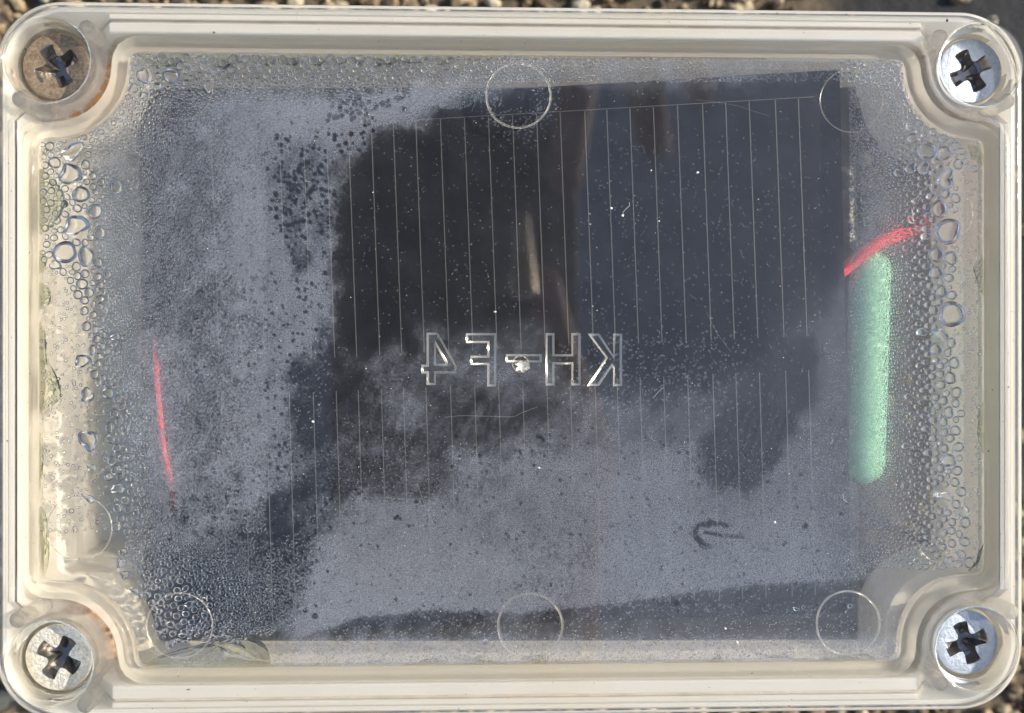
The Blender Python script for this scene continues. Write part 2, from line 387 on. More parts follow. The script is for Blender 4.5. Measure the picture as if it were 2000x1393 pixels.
# rust stains on the corner pads
mr, t, o = newmat('rust_stain')
df = nd(t, 'ShaderNodeBsdfDiffuse'); df.inputs[0].default_value = (0.5, 0.22, 0.05, 1); tr = nd(t, 'ShaderNodeBsdfTransparent')
mxs = nd(t, 'ShaderNodeMixShader'); at = nd(t, 'ShaderNodeAttribute', attribute_name='dens'); n = noise(t, 30, 6, 0.7, geo_pos(t))
rr = ramp(t, n.outputs[0], [(0.35, (0, 0, 0)), (0.65, (1, 1, 1))]); mu = nd(t, 'ShaderNodeMath', operation='MULTIPLY')
t.links.new(rr.outputs[0], mu.inputs[0]); t.links.new(at.outputs['Fac'], mu.inputs[1]); t.links.new(mu.outputs[0], mxs.inputs[0])
t.links.new(tr.outputs[0], mxs.inputs[1]); t.links.new(df.outputs[0], mxs.inputs[2]); t.links.new(mxs.outputs[0], o.inputs[0])
for (cx, cy), k in zip(SCREWS, (1.6, 0.6, 0.8, 0.1)):
    m = MB(); rad = [66, 76, 84, 92, 104, 122]; dens = [0.25, 1.0, 0.8, 0.35, 0.2, 0.0]
    m.loft([circ(cx, cy, r, ZP + 0.8, 72) for r in rad], 0)
    ob = under(m.build('rust_stain', [mr], base)); ob.location = (0, 0, 0)
    a = ob.data.attributes.new('dens', 'FLOAT', 'POINT')
    sgn = (1 if cx < 0 else -1, -1 if cy > 0 else 1)
    vals = []
    for r, dn in zip(rad, dens):
        for i in range(72):
            an = 2 * math.pi * i / 72; vals.append(k * dn * (0.35 + 0.65 * max(0, (math.cos(an) * sgn[0] + math.sin(an) * sgn[1]) / 1.41)))
    a.data.foreach_set('value', vals)

# screws
def cross(rot, L=43, w0=12.5, w1=15.5, r=9):
    pts = []
    for k in range(4):
        a = rot + k * math.pi / 2; c, s = math.cos(a), math.sin(a)
        loc = [(w0 + 9, -w0), (L - 2, -w1), (L, -w1 + 4), (L + 1.5, 0), (L, w1 - 4), (L - 2, w1), (w0 + 9, w0)]
        # eased inner corner towards the next arm
        loc += [(w0 + 3, w0 + 1.2), (w0 + 1.2, w0 + 3)]
        pts += [(x * c - y * s, x * s + y * c) for x, y in loc]
    return pts
def make_screw(cx, cy, rot, mat, label):
    root = under(empty('cross_head_screw')); root.parent = case
    root.location = (cx * S, cy * S, -ZG * S)
    if label: root['label'] = label
    zt = -40.0; m = MB(); cr = cross(rot)
    rim = [(50, 10.0), (63, 4.0), (65.5, 1.5), (64.5, 0.6)]
    m.loft([circ(0, 0, r, zt - d, 64) for r, d in [(30, 26), (48, 18), (65, 5), (65.5, 3), (64, 1), (61, 0)]], 0, flip=False)
    m.poly([(x, y) for x, y, z in circ(0, 0, 61, zt, 64)], [cr[::-1]], zt, 0)
    m.build('head', [mat], root, sharp=30)
    m = MB()
    m.loft([[(x, y, zt) for x, y in cr], [(x * .97, y * .97, zt - 2) for x, y in cr], [(x * .80, y * .80, zt - 24) for x, y in cr], [(x * .4, y * .4, zt - 34) for x, y in cr]], 0, flip=True, sm=False)
    m.cap([(x * .4, y * .4, zt - 34) for x, y in cr], 0)
    m.build('cross_recess', [M['recess']], root)
    m = MB(); m.loft([circ(0, 0, 29, zt - 25, 32), circ(0, 0, 27, -330, 32)], 0, flip=True); m.cap(circ(0, 0, 27, -330, 32), 0)
    m.build('shank', [mat], root)
    return root
R_ = math.radians
make_screw(*SCREWS[0], R_(30), M['screw_rusty'], 'rusty brown cross-head screw')
make_screw(*SCREWS[1], R_(28), M['screw_zinc'], 'sky-tinted zinc cross-head screw at the upper right corner')
make_screw(*SCREWS[2], R_(-31), M['screw_sunlit'], 'sparkling cross-head screw with sunlit gold put into its colour')
make_screw(*SCREWS[3], R_(20), M['screw_zinc'], 'sky-tinted zinc cross-head screw at the lower right corner')

# raised mirror-written characters on the lid underside, clear, sloped flanks whitened as glints
def stroke_poly(name, polys, x_right, top=653.0, hgt=98.0, wid=64.0):
    """polys: outlines in a unit cell (x to the right as written, y down). Mirrored: x grows to the left in the photo."""
    m = MB()
    for outer in polys:
        pts = [P(x_right - x * wid, top + y * hgt, ZL) for x, y in outer]
        n = len(pts); a = sum(pts[i][0] * pts[(i + 1) % n][1] - pts[(i + 1) % n][0] * pts[i][1] for i in range(n))
        if a < 0: pts = pts[::-1]
        # inset loop
        ins = []
        for i in range(n):
            p0, p1, p2 = Vector(pts[i - 1]), Vector(pts[i]), Vector(pts[(i + 1) % n])
            d1 = (p1 - p0).normalized(); d2 = (p2 - p1).normalized()
            n1 = Vector((-d1.y, d1.x)); n2 = Vector((-d2.y, d2.x)); b_ = (n1 + n2); b_.normalize()
            ins.append((p1 + b_ * (1.0 / max(0.45, b_.dot(n1))), b_, max(0.45, b_.dot(n1)), p1))
        L = lambda q, z: [(*(p1 + b_ * (q / c)), z) for _, b_, c, p1 in ins]
        m.loft([L(-2.2, ZL - .1), L(-0.6, ZL - 1.6), L(0.6, ZL - 5.0), L(2.0, ZL - 6.0)], 1, sm=True)
        m.poly([(x, y) for x, y, z in L(2.0, 0)], [], ZL - 6.0, 0, up=False)
    o = under(m.build(name, [M['lid_plate'], M['edge']], lid)); o.location = (0, 0, 0); return o
t_ = 0.215
LK = [[(0, 0), (t_, 0), (t_, .46), (.70, 0), (.98, 0), (.44, .46), (1.0, 1), (.72, 1), (.28, .60), (t_, .66), (t_, 1), (0, 1)]]
LH = [[(0, 0), (t_, 0), (t_, .42), (.80, .42), (.80, 0), (1, 0), (1, 1), (.80, 1), (.80, .58), (t_, .58), (t_, 1), (0, 1)]]
LD = [[(0, 0), (1, 0), (1, 1), (0, 1)]]
LF = [[(0, 0), (1, 0), (1, .15), (.24, .15), (.24, .44), (.84, .44), (.84, .58), (.24, .58), (.24, 1), (0, 1)]]
# "4" with its counter, split along a bridge
L4 = [[(.66, 0), (.88, 0), (.88, .64), (1.0, .64), (1.0, .78), (.88, .78), (.88, 1), (.66, 1), (.66, .78), (0, .78), (0, .64), (.55, .02)],]
stroke_poly('raised_letter', LK, 1213, 654, 98, 62)
stroke_poly('raised_letter', LH, 1132, 653, 98, 64)
stroke_poly('raised_hyphen', LD, 1056, 694, 12, 66)
stroke_poly('raised_letter', LF, 967, 653, 100, 55)
def four():
    m = MB()
    def W(x, y): return P(889 - x * 64, 652 + y * 98, ZL)
    outer = [W(x, y) for x, y in [(.55, 0), (.84, 0), (.84, .64), (1.0, .64), (1.0, .77), (.84, .77), (.84, 1), (.62, 1), (.62, .77), (0, .77), (0, .64)]]
    inner = [W(x, y) for x, y in [(.60, .18), (.62, .22), (.62, .62), (.28, .62), (.26, .58)]]
    def inset(pts, q, z):
        n = len(pts); a = sum(pts[i][0] * pts[(i + 1) % n][1] - pts[(i + 1) % n][0] * pts[i][1] for i in range(n)); sg = 1 if a > 0 else -1
        r = []
        for i in range(n):
            p0, p1, p2 = Vector(pts[i - 1]), Vector(pts[i]), Vector(pts[(i + 1) % n])
            d1 = (p1 - p0).normalized(); d2 = (p2 - p1).normalized(); n1 = Vector((-d1.y, d1.x)) * sg; n2 = Vector((-d2.y, d2.x)) * sg
            b_ = (n1 + n2).normalized(); r.append((*(p1 + b_ * q / max(.45, b_.dot(n1))), z))
        return r
    for pts, sgn in ((outer, 1), (inner, -1)):
        m.loft([inset(pts, sgn * q, ZL + z) for q, z in ((-2.2, -.1), (-.6, -1.6), (.6, -5.0), (2.0, -6.0))], 1)
    m.poly([(x, y) for x, y, z in inset(outer, 2.0, 0)], [[(x, y) for x, y, z in inset(inner, -2.0, 0)]], ZL - 6, 0, up=False)
    o = under(m.build('raised_numeral', [M['lid_plate'], M['edge']], lid)); o.location = (0, 0, 0)
four()

# ejector rings moulded on the lid underside
for (px, py, r, wd, h) in ((1012, 187, 64, 4.5, 3.5), (1663, 197, 63, 2.4, 1.6), (1035, 1222, 64, 5, 4), (1656, 1217, 64, 4.5, 3.5), (351, 1222, 64, 3.2, 2.5), (352, 172, 63, 2.0, 1.4),
                       (155, 1032, 63, 2.6, 2), (1848, 1040, 63, 1.8, 1.2), (1842, 416, 62, 2, 1.4), (150, 590, 62, 2, 1.4), (1017, 711, 16, 3, 3)):
    cx, cy = P(px, py, ZL); m = MB(); N = 96; loops = []
    for j in range(7):
        a = math.pi * j / 6; loops.append([(cx + (r + wd * math.cos(a) * .5 + .9 * math.sin(3.1 * 2 * math.pi * i / N + r) * (wd > 4)) * math.cos(2 * math.pi * i / N), cy + (r + wd * math.cos(a) * .5) * math.sin(2 * math.pi * i / N), ZL - .1 - h * math.sin(a) * (1 + .25 * math.sin(i * .7 + px))) for i in range(N)])
    m.loft(loops, 0)
    under(m.build('ejector_ring', [M['edge'] if wd > 2.5 else M['edge_faint']], lid)).location = (0, 0, 0)

# ------------------------------------------------------------------ solar panels, battery, wires inside
def quad_slab(m, pts, z0, z1, mi=0):
    n = len(pts); a = sum(pts[i][0] * pts[(i + 1) % n][1] - pts[(i + 1) % n][0] * pts[i][1] for i in range(n))
    if a < 0: pts = pts[::-1]
    m.loft([[(x, y, z0) for x, y in pts], [(x, y, z1) for x, y in pts]], mi, sm=False); m.cap([(x, y, z1) for x, y in pts], mi, False); m.cap([(x, y, z0) for x, y in pts], mi, True)
ZT = -64.0
low = empty('dark_block', (0, 0, -400)); tag(low, 'wide dark grey block lying under the solar panel in the box', 'block')  # thin sheet given made-up depth so the droplets refract something dark
m = MB(); kk = [(P(272 + e, 172 + e, z) + (z,), P(1672 - e, 170 + e, z) + (z,), P(1676 - e, 1252 - 1.6 * e, z) + (z,), P(280 + e, 1252 - 1.6 * e, z) + (z,)) for e, z in ((14, -150), (7, -152), (2, -158), (0, -168), (0, -330))]
m.loft([list(q)[::-1] for q in kk[::-1]], 0); m.cap(list(kk[0])[::-1])
o = m.build('block_body', [M['backing']], low); o.location = (0, 0, 0.4)
sp = empty('solar_panel', (0, 0, -130)); tag(sp, 'dark navy solar panel with thin silver lines under the fogged lid', 'solar panel')
def onp(o): o.location = (0, 0, .13); return o
m = MB(); TLp, TRp, BRp, BLp = P(318, 214, ZT), P(1640, 136, ZT), P(1664, 1196, ZT), P(352, 1240, ZT)
quad_slab(m, [TLp, TRp, BRp, BLp], ZT - 22, ZT)
onp(m.build('substrate', [M['cell']], sp))
def strip(m, a, b, wd, z0, z1):
    a, b = Vector(a), Vector(b); d = (b - a).normalized(); n_ = Vector((-d.y, d.x)) * wd / 2
    quad_slab(m, [tuple(a + n_), tuple(b + n_), tuple(b - n_), tuple(a - n_)], z0, z1)
xs_top = [412, 456, 500, 545, 592, 637, 680, 725, 768, 812, 860, 907, 954, 1001, 1048, 1094, 1142, 1185, 1230, 1276, 1323, 1372, 1417, 1463, 1514, 1559]
def yt(x): return 193 + (1560 - x) * 0.058
def yg(x): return 660 + (1480 - x) * 0.045          # upper end of the gap between the two cell rows
for x in xs_top:
    x2 = x + .037 * (yg(x) - yt(x)); m = MB()
    strip(m, P(x, yt(x), ZT), P(x2, yg(x), ZT), 1.7, ZT, ZT + .8); onp(m.build('grid_line', [M['silver']], sp))
    x3 = x2 + 3; y3 = yg(x) + 66; y4 = y3 + 440; m = MB()
    strip(m, P(x3, y3, ZT), P(x3 + .03 * 440, y4, ZT), 1.7, ZT, ZT + .8); onp(m.build('grid_line', [M['silver']], sp))
m = MB(); strip(m, P(405, yt(405) - 2, ZT), P(1590, yt(1590) - 2, ZT), 1.0, ZT, ZT + .7); onp(m.build('bus_line', [M['silver']], sp))

# battery
BZ = -112.0
bx, by0 = P(1697, 488, BZ)[0], P(1690, 490, BZ)[1]; by1 = P(1690, 944, BZ)[1]
m = MB(); loops = []
for k in range(48):
    u = k / 47; u = .5 - .5 * math.cos(math.pi * u); y = by0 + (by1 - by0) * u; e = min(u, 1 - u) * 470 / 40
    r = 42 * (math.sqrt(max(0, 1 - (1 - e) ** 2)) if e < 1 else 1); r = max(r, 4)
    cxx = bx + 4 - u * 16
    loops.append([(cxx + r * math.cos(a), y, BZ + r * .95 * math.sin(a)) for a in [2 * math.pi * i / 36 for i in range(36)]])
m.loft(loops, 0, flip=True); m.cap(loops[0]); m.cap(loops[-1], flip=True)
o = m.build('battery', [M['green']], None, origin=(bx, (by0 + by1) / 2, -300)); o.location = (bx * S, (by0 + by1) / 2 * S, -.3)
tag(o, 'green shrink-wrapped battery cell with rounded ends beside the solar panel', 'battery')

def tube(pts, r, nseg=14, sub=10):
    pts = [Vector(p) for p in pts]; ext = [pts[0] * 2 - pts[1]] + pts + [pts[-1] * 2 - pts[-2]]; path = []
    for i in range(len(pts) - 1):
        a, b_, c, d = ext[i:i + 4]
        for k in range(sub):
            u = k / sub; path.append(0.5 * ((2 * b_) + (c - a) * u + (2 * a - 5 * b_ + 4 * c - d) * u * u + (3 * b_ - a - 3 * c + d) * u ** 3))
    path.append(pts[-1]); m = MB(); loops = []
    for i, q in enumerate(path):
        tdir = (path[min(i + 1, len(path) - 1)] - path[max(i - 1, 0)]).normalized()
        sx = tdir.cross(Vector((0, 0, 1))); sx = sx.normalized() if sx.length > 1e-4 else Vector((1, 0, 0)); sy = sx.cross(tdir)
        loops.append([tuple(q + sx * r * math.cos(2 * math.pi * j / nseg) + sy * r * math.sin(2 * math.pi * j / nseg)) for j in range(nseg)])
    m.loft(loops, 0); m.cap(loops[0], flip=True); m.cap(loops[-1]); return m
m = tube([(*P(1560, 590, -110), -110), (*P(1645, 530, -98), -98), (*P(1700, 485, -80), -80), (*P(1745, 462, -88), -88), (*P(1785, 452, -150), -150), (*P(1800, 440, -260), -260), (*P(1800, 430, -380), -380)], 13)
o = m.build('red_wire', [M['red']]); tag(o, 'red insulated wire arching over the top of the green battery', 'wire')
m = tube([(*P(302, 640, -190), -190), (*P(305, 710, -80), -80), (*P(310, 780, -58), -58), (*P(318, 860, -56), -56), (*P(331, 930, -66), -66), (*P(345, 990, -150), -150)], 5)
o = m.build('red_wire', [M['red']]); tag(o, 'thin red wire seen through fog at the left end of the solar panel', 'wire')

# ------------------------------------------------------------------ condensation: mist film
GX, GY = 4.0, 4.0
W_, H_ = 500, 349
yy, xx = np.mgrid[0:H_, 0:W_]; XX = xx * 4.0; YY = yy * 4.0
def inpoly(poly):
    r = np.zeros((H_, W_), bool); n = len(poly)
    for i in range(n):
        x1, y1 = poly[i]; x2, y2 = poly[(i + 1) % n]
        if y1 == y2: continue
        c = ((y1 > YY) != (y2 > YY)) & (XX < (x2 - x1) * (YY - y1) / (y2 - y1) + x1); r ^= c
    return r
def blur(a, s):
    s = s / 4.0
    if s < .3: return a
    k = np.arange(-int(3 * s) - 1, int(3 * s) + 2); g = np.exp(-k ** 2 / (2 * s * s)); g /= g.sum()
    for ax in (0, 1):
        pd = len(k) // 2; b = np.pad(a, [(pd, pd) if i == ax else (0, 0) for i in (0, 1)], mode='edge')
        a = sum(gg * (b[i:i + a.shape[0], :] if ax == 0 else b[:, i:i + a.shape[1]]) for i, gg in enumerate(g))
    return a
def vnoise(X, Y, scale, seed):
    r = np.random.default_rng(seed); G = r.random((256, 256)); x = X / scale; y = Y / scale
    xi = np.floor(x).astype(int); yi = np.floor(y).astype(int); fx = x - xi; fy = y - yi; fx = fx * fx * (3 - 2 * fx); fy = fy * fy * (3 - 2 * fy)
    g = lambda a, b: G[a & 255, b & 255]
    return (g(yi, xi) * (1 - fx) + g(yi, xi + 1) * fx) * (1 - fy) + (g(yi + 1, xi) * (1 - fx) + g(yi + 1, xi + 1) * fx) * fy
def fbm(X, Y, scale, seed, oct=4):
    a = 0; amp = 1; tot = 0
    for k in range(oct): a = a + amp * vnoise(X, Y, scale / 2 ** k, seed + k); tot += amp; amp *= .6
    return a / tot
def lay(Fm, poly, val, b, k=1.0):
    mk = blur(inpoly(poly).astype(float), b) * k
    return Fm * (1 - mk) + val * mk
FOG = np.full((H_, W_), 0.80)
FOG *= 0.72 + .52 * fbm(XX, YY, 190, 3, 5)
FOG = lay(FOG, [(60, 80), (460, 80), (440, 1340), (60, 1340)], .60, 60)
FOG = lay(FOG, [(1640, 90), (1960, 90), (1960, 1320), (1640, 1320)], .50, 30)
FOG = lay(FOG, [(60, 90), (1960, 90), (1960, 150), (900, 165), (240, 190), (60, 300)], .42, 14)
FOG = lay(FOG, [(60, 80), (200, 80), (190, 680), (225, 860), (212, 1050), (250, 1130), (300, 1170), (310, 1340), (60, 1340)], .05, 8)
FOG = lay(FOG, [(1860, 250), (1980, 250), (1980, 1320), (1700, 1320), (1760, 1150), (1850, 1080)], .08, 14)
FOG = lay(FOG, [(300, 1330), (560, 1272), (600, 1240), (700, 1206), (850, 1191), (1000, 1197), (1110, 1190), (1300, 1165), (1500, 1140), (1700, 1135), (1760, 1330)], .33, 5)
FOG = lay(FOG, [(540, 1246), (1760, 1240), (1760, 1330), (540, 1330)], .72, 8)  # denser mist strip put in for the bluish sky reflection along the bottom
FOG = lay(FOG, [(640, 372), (665, 325), (760, 265), (850, 225), (910, 185), (985, 172), (1100, 172), (1400, 160), (1640, 130), (1690, 200), (1670, 420), (1650, 545), (1620, 610), (1590, 650), (1540, 690), (1480, 750), (1400, 790), (1300, 790), (1200, 780), (1130, 760), (1080, 700), (1000, 690), (860, 700), (760, 700), (690, 690), (655, 660), (660, 500)], .03, 16)
FOG = lay(FOG, [(1080, 745), (1200, 775), (1420, 765), (1500, 700), (1520, 800), (1400, 880), (1200, 880), (1100, 850)], .40, 36, .9)
FOG = lay(FOG, [(1545, 590), (1670, 560), (1690, 1000), (1560, 1010)], .50, 45, .8)
for pl, vv, bl in (([(60, 250), (205, 250), (215, 560), (260, 1040), (60, 1040)], .16, 24), ([(200, 250), (430, 250), (430, 1040), (200, 1040)], .36, 60), ([(300, 1000), (540, 1200), (560, 1270), (230, 1290), (200, 1000)], .34, 22), ([(240, 90), (960, 90), (960, 150), (700, 170), (420, 180), (200, 330)], .28, 20), ([(1720, 190), (1960, 190), (1960, 1150), (1740, 1120)], .16, 26)):
    FOG = lay(FOG, pl, vv, bl, .9)
FOG = lay(FOG, [(270, 640), (350, 640), (365, 960), (290, 960)], .72, 16, .8)
# wiped smears
SM = [([(640, 640), (700, 690), (760, 700), (860, 700), (900, 740), (1000, 770), (1085, 740), (1108, 830), (1060, 860), (950, 880), (880, 860), (800, 880), (720, 870), (650, 860)], .26, 18, .95),
      ([(568, 740), (600, 690), (640, 640), (680, 700), (700, 780), (680, 880), (620, 905), (560, 880)], .20, 16, .95),
      ([(890, 850), (890, 950), (820, 965), (760, 950), (700, 990), (640, 1020), (600, 1080), (585, 1190), (530, 1255), (470, 1230), (480, 1120), (495, 1000), (560, 960), (620, 900), (720, 850)], .20, 20, .95),
      ([(345, 1120), (400, 1060), (490, 1010), (520, 1080), (500, 1240), (430, 1230), (370, 1170)], .14, 20, .95),
      ([(720, 730), (800, 745), (860, 830), (820, 860), (760, 830)], .58, 14, .75), ([(650, 880), (780, 850), (800, 885), (700, 910)], .58, 14, .7), ([(760, 880), (860, 900), (850, 940), (770, 920)], .6, 14, .6), ([(560, 1010), (640, 960), (700, 950), (660, 1010), (580, 1060)], .55, 14, .6)]
for p_, v_, b_, k_ in SM: FOG = lay(FOG, p_, v_, b_, k_)
FOG = lay(FOG, [(380, 570), (425, 560), (420, 610), (385, 650), (355, 640)], .25, 10, .85)
FOG = lay(FOG, [(575, 470), (610, 475), (600, 540), (565, 530)], .25, 10, .8)
FOG = lay(FOG, [(530, 300), (575, 262), (640, 290), (665, 360), (640, 470), (590, 490), (530, 440), (512, 370)], .52, 22)
# halo of mist round the characters
for (a, b_) in ((820, 900), (905, 975), (990, 1050)): FOG = lay(FOG, [(a - 8, 640), (b_ + 8, 640), (b_ + 6, 770), (a, 770)], .42, 14, .8)
# fingerprint at the right
FP = [(1560, 645), (1596, 655), (1600, 700), (1584, 790), (1530, 895), (1440, 968), (1380, 952), (1362, 900), (1392, 810), (1445, 745), (1505, 700)]
FOG = lay(FOG, [(1610, 640), (1650, 620), (1650, 800), (1560, 960), (1420, 1010), (1340, 980), (1320, 890), (1350, 840), (1400, 880), (1400, 940), (1520, 880), (1590, 740)], .55, 22, .8)
FOG = lay(FOG, FP, .20, 9)
def seg_mask(pts, wd, X, Y):
    d = np.full(X.shape, 1e9)
    for (x1, y1), (x2, y2) in zip(pts, pts[1:]):
        t = np.clip(((X - x1) * (x2 - x1) + (Y - y1) * (y2 - y1)) / ((x2 - x1) ** 2 + (y2 - y1) ** 2), 0, 1)
        d = np.minimum(d, np.hypot(X - x1 - t * (x2 - x1), Y - y1 - t * (y2 - y1)))
    return np.clip((wd - d) / 3 + .5, 0, 1)

st = 2.6
NX, NY = int(1880 / st), int(1215 / st)
px = np.linspace(66, 1934, NX); py = np.linspace(98, 1312, NY); PXg, PYg = np.meshgrid(px, py)
WK = np.clip((1130 - PYg) / 90, .1, 1); wx = PXg + 62 * WK * (fbm(PXg, PYg, 64, 40, 5) - .5) + 10 * (vnoise(PXg, PYg, 7, 50) - .5); wy = PYg + 62 * WK * (fbm(PXg, PYg, 64, 60, 5) - .5) + 10 * (vnoise(PXg, PYg, 7, 70) - .5)
gx = np.clip(wx / 4, 0, W_ - 1.01); gy = np.clip(wy / 4, 0, H_ - 1.01); xi = gx.astype(int); yi = gy.astype(int); fx = gx - xi; fy = gy - yi
A = (FOG[yi, xi] * (1 - fx) + FOG[yi, xi + 1] * fx) * (1 - fy) + (FOG[yi + 1, xi] * (1 - fx) + FOG[yi + 1, xi + 1] * fx) * fy
# blotches and pits in the mist, ridges of the fingerprints
fade = np.clip(4 * A * (1 - A), 0, 1)
A = A + fade * .38 * (.6 * fbm(PXg, PYg, 26, 90, 5) + .4 * fbm(PXg * .8 + PYg * .6, (PYg * .8 - PXg * .6) * .28, 16, 130, 3) - .5) * 2 * np.clip((900 - np.abs(PXg - 760)) / 500, .3, 1)
rid = np.sin((PXg * .93 - PYg * -.36) / 2.7 + 7 * vnoise(PXg, PYg, 46, 12) + 1.5 * vnoise(PXg, PYg, 9, 15))
mf = np.zeros_like(A)
for c, rx, ry, a in ((( 760, 790), 70, 55, .5), ((940, 830), 90, 45, -.6), ((1475, 830), 75, 150, .45)):
    ca, sa = math.cos(a), math.sin(a); u = ((PXg - c[0]) * ca + (PYg - c[1]) * sa) / rx; v = (-(PXg - c[0]) * sa + (PYg - c[1]) * ca) / ry
    mf = np.maximum(mf, np.clip(1.2 - (u * u + v * v), 0, 1))
A = A + mf * .075 * rid * np.clip(2.4 * fbm(PXg, PYg, 22, 210, 3) - .7, 0, 1)
pit = np.zeros_like(A)
def pits(n, x0, x1, y0, y1, r0, r1):
    for k in range(n):
        x, y, r = rng.uniform(x0, x1), rng.uniform(y0, y1), rng.uniform(r0, r1)
        i0, i1 = np.searchsorted(px, [x - r - 4, x + r + 4]); j0, j1 = np.searchsorted(py, [y - r - 4, y + r + 4])
        d = np.hypot(PXg[j0:j1, i0:i1] - x, PYg[j0:j1, i0:i1] - y); pit[j0:j1, i0:i1] = np.maximum(pit[j0:j1, i0:i1], np.clip((r - d) / 2 + .5, 0, 1))
for _k in range(230):
    _x, _y = 590 + 38 * rng.normal(), 375 + 62 * rng.normal(); pits(1, _x, _x + 1, _y, _y + 1, 1.4, 4.6)

pits(420, 500, 1700, 820, 1200, .8, 3.2); pits(500, 380, 640, 520, 1000, .8, 3.4); pits(60, 640, 740, 190, 300, 2, 5); pits(40, 680, 800, 165, 220, 2.5, 6); pits(160, 330, 620, 960, 1220, 2, 7)
pits(50, 880, 1500, 850, 960, 1, 4)
pits(10, 400, 1700, 900, 1230, 3, 6); pits(900, 480, 1700, 780, 1190, .6, 1.6); pits(500, 300, 640, 200, 760, .6, 1.8)
A = A * (1 - .85 * pit)
A = A * (1 - .8 * np.maximum(seg_mask([(1418, 1022), (1392, 1020), (1366, 1026), (1358, 1044), (1366, 1066), (1382, 1072)], 5, wx * .5 + PXg * .5, wy * .5 + PYg * .5), seg_mask([(1378, 1040), (1410, 1046), (1450, 1049)], 3, PXg, PYg)))
A = np.clip(A, 0, 1)
# build the film
film_z = ZL - 1.0
c_, s_ = math.cos(TH), math.sin(TH)
dxg, dyg = (PXg - 1000) / F, (696.5 - PYg) / F; tt = (film_z - D) / (s_ * dxg - c_)
VX, VY = CX + (c_ * dxg + s_) * tt, dyg * tt
# keep what lies inside the cavity outline
def inside(X, Y, off=-1.0):
    ok = (X > C0 + 1) & (X < C1 - 1) & (Y > E0 + 1) & (Y < E1 - 1)
    for (cx, cy), R in zip(SCREWS, (143, 138, 150, 140)): ok &= np.hypot(X - cx, Y - cy) > R + 2
    return ok
ok = inside(VX, VY)
idx = np.arange(NX * NY).reshape(NY, NX)
q = np.stack([idx[:-1, :-1], idx[1:, :-1], idx[1:, 1:], idx[:-1, 1:]], -1)
amax = np.maximum(np.maximum(A[:-1, :-1], A[1:, :-1]), np.maximum(A[1:, 1:], A[:-1, 1:]))
kq = ok[:-1, :-1] & ok[1:, :-1] & ok[1:, 1:] & ok[:-1, 1:] & (amax > .02)
q = q[kq]
me = bpy.data.meshes.new('condensation_mist')
me.vertices.add(NX * NY); me.vertices.foreach_set('co', (np.stack([VX, VY, np.full_like(VX, film_z)], -1) * S).ravel())
me.loops.add(len(q) * 4); me.loops.foreach_set('vertex_index', q.ravel())
me.polygons.add(len(q)); me.polygons.foreach_set('loop_start', np.arange(len(q)) * 4); me.polygons.foreach_set('loop_total', np.full(len(q), 4))
me.update(calc_edges=True)
at_ = me.attributes.new('dens', 'FLOAT', 'POINT'); at_.data.foreach_set('value', A.ravel().astype(np.float32))
mm, t, o = newmat('mist')
at = nd(t, 'ShaderNodeAttribute', attribute_name='dens'); gp = geo_pos(t)
n = noise(t, 210, 3, 0.7, gp); n2 = noise(t, 70, 3, 0.6, gp)
ad = nd(t, 'ShaderNodeMath', operation='MULTIPLY_ADD'); ad.inputs[1].default_value = .35; t.links.new(n2.outputs[0], ad.inputs[0]); t.links.new(n.outputs[0], ad.inputs[2])   # ~0.675 mean
sb = nd(t, 'ShaderNodeMath', operation='MULTIPLY_ADD'); sb.inputs[1].default_value = .95; sb.inputs[2].default_value = .24; t.links.new(at.outputs['Fac'], sb.inputs[0])
df_ = nd(t, 'ShaderNodeMath', operation='SUBTRACT'); t.links.new(sb.outputs[0], df_.inputs[0]); t.links.new(ad.outputs[0], df_.inputs[1])
cv = nd(t, 'ShaderNodeMapRange'); cv.interpolation_type = 'SMOOTHSTEP'; cv.inputs[1].default_value = -.28; cv.inputs[2].default_value = .36; t.links.new(df_.outputs[0], cv.inputs[0])
m2 = nd(t, 'ShaderNodeMath', operation='MULTIPLY_ADD'); m2.inputs[1].default_value = .25; m2.inputs[2].default_value = .0; t.links.new(at.outputs['Fac'], m2.inputs[0])
sxx = nd(t, 'ShaderNodeSeparateXYZ'); t.links.new(gp, sxx.inputs[0])
gr = nd(t, 'ShaderNodeMapRange'); gr.inputs[1].default_value = -.35; gr.inputs[2].default_value = .25; gr.inputs[3].default_value = 1; gr.inputs[4].default_value = .25; t.links.new(sxx.outputs[0], gr.inputs[0])
mxg = nd(t, 'ShaderNodeMix'); t.links.new(gr.outputs[0], mxg.inputs[0]); t.links.new(at.outputs['Fac'], mxg.inputs[2]); t.links.new(cv.outputs[0], mxg.inputs[3])
m4 = nd(t, 'ShaderNodeMath', operation='ADD'); t.links.new(m2.outputs[0], m4.inputs[0]); t.links.new(mxg.outputs[0], m4.inputs[1])
m3 = nd(t, 'ShaderNodeMath', operation='MULTIPLY', use_clamp=True); t.links.new(m4.outputs[0], m3.inputs[0]); m3.inputs[1].default_value = 0.375
n5 = noise(t, 420, 2, .7, gp); r5 = nd(t, 'ShaderNodeMapRange'); r5.inputs[1].default_value = .36; r5.inputs[2].default_value = .66; r5.inputs[3].default_value = .45; r5.inputs[4].default_value = 1.55; t.links.new(n5.outputs[0], r5.inputs[0])
m6 = nd(t, 'ShaderNodeMath', operation='MULTIPLY', use_clamp=True); t.links.new(m3.outputs[0], m6.inputs[0]); t.links.new(r5.outputs[0], m6.inputs[1])
df = nd(t, 'ShaderNodeBsdfDiffuse'); df.inputs[0].default_value = (.54, .62, .82, 1); tl = nd(t, 'ShaderNodeBsdfTranslucent'); tl.inputs[0].default_value = (.54, .60, .72, 1)
dm = nd(t, 'ShaderNodeMixShader'); dm.inputs[0].default_value = .45; t.links.new(df.outputs[0], dm.inputs[1]); t.links.new(tl.outputs[0], dm.inputs[2])
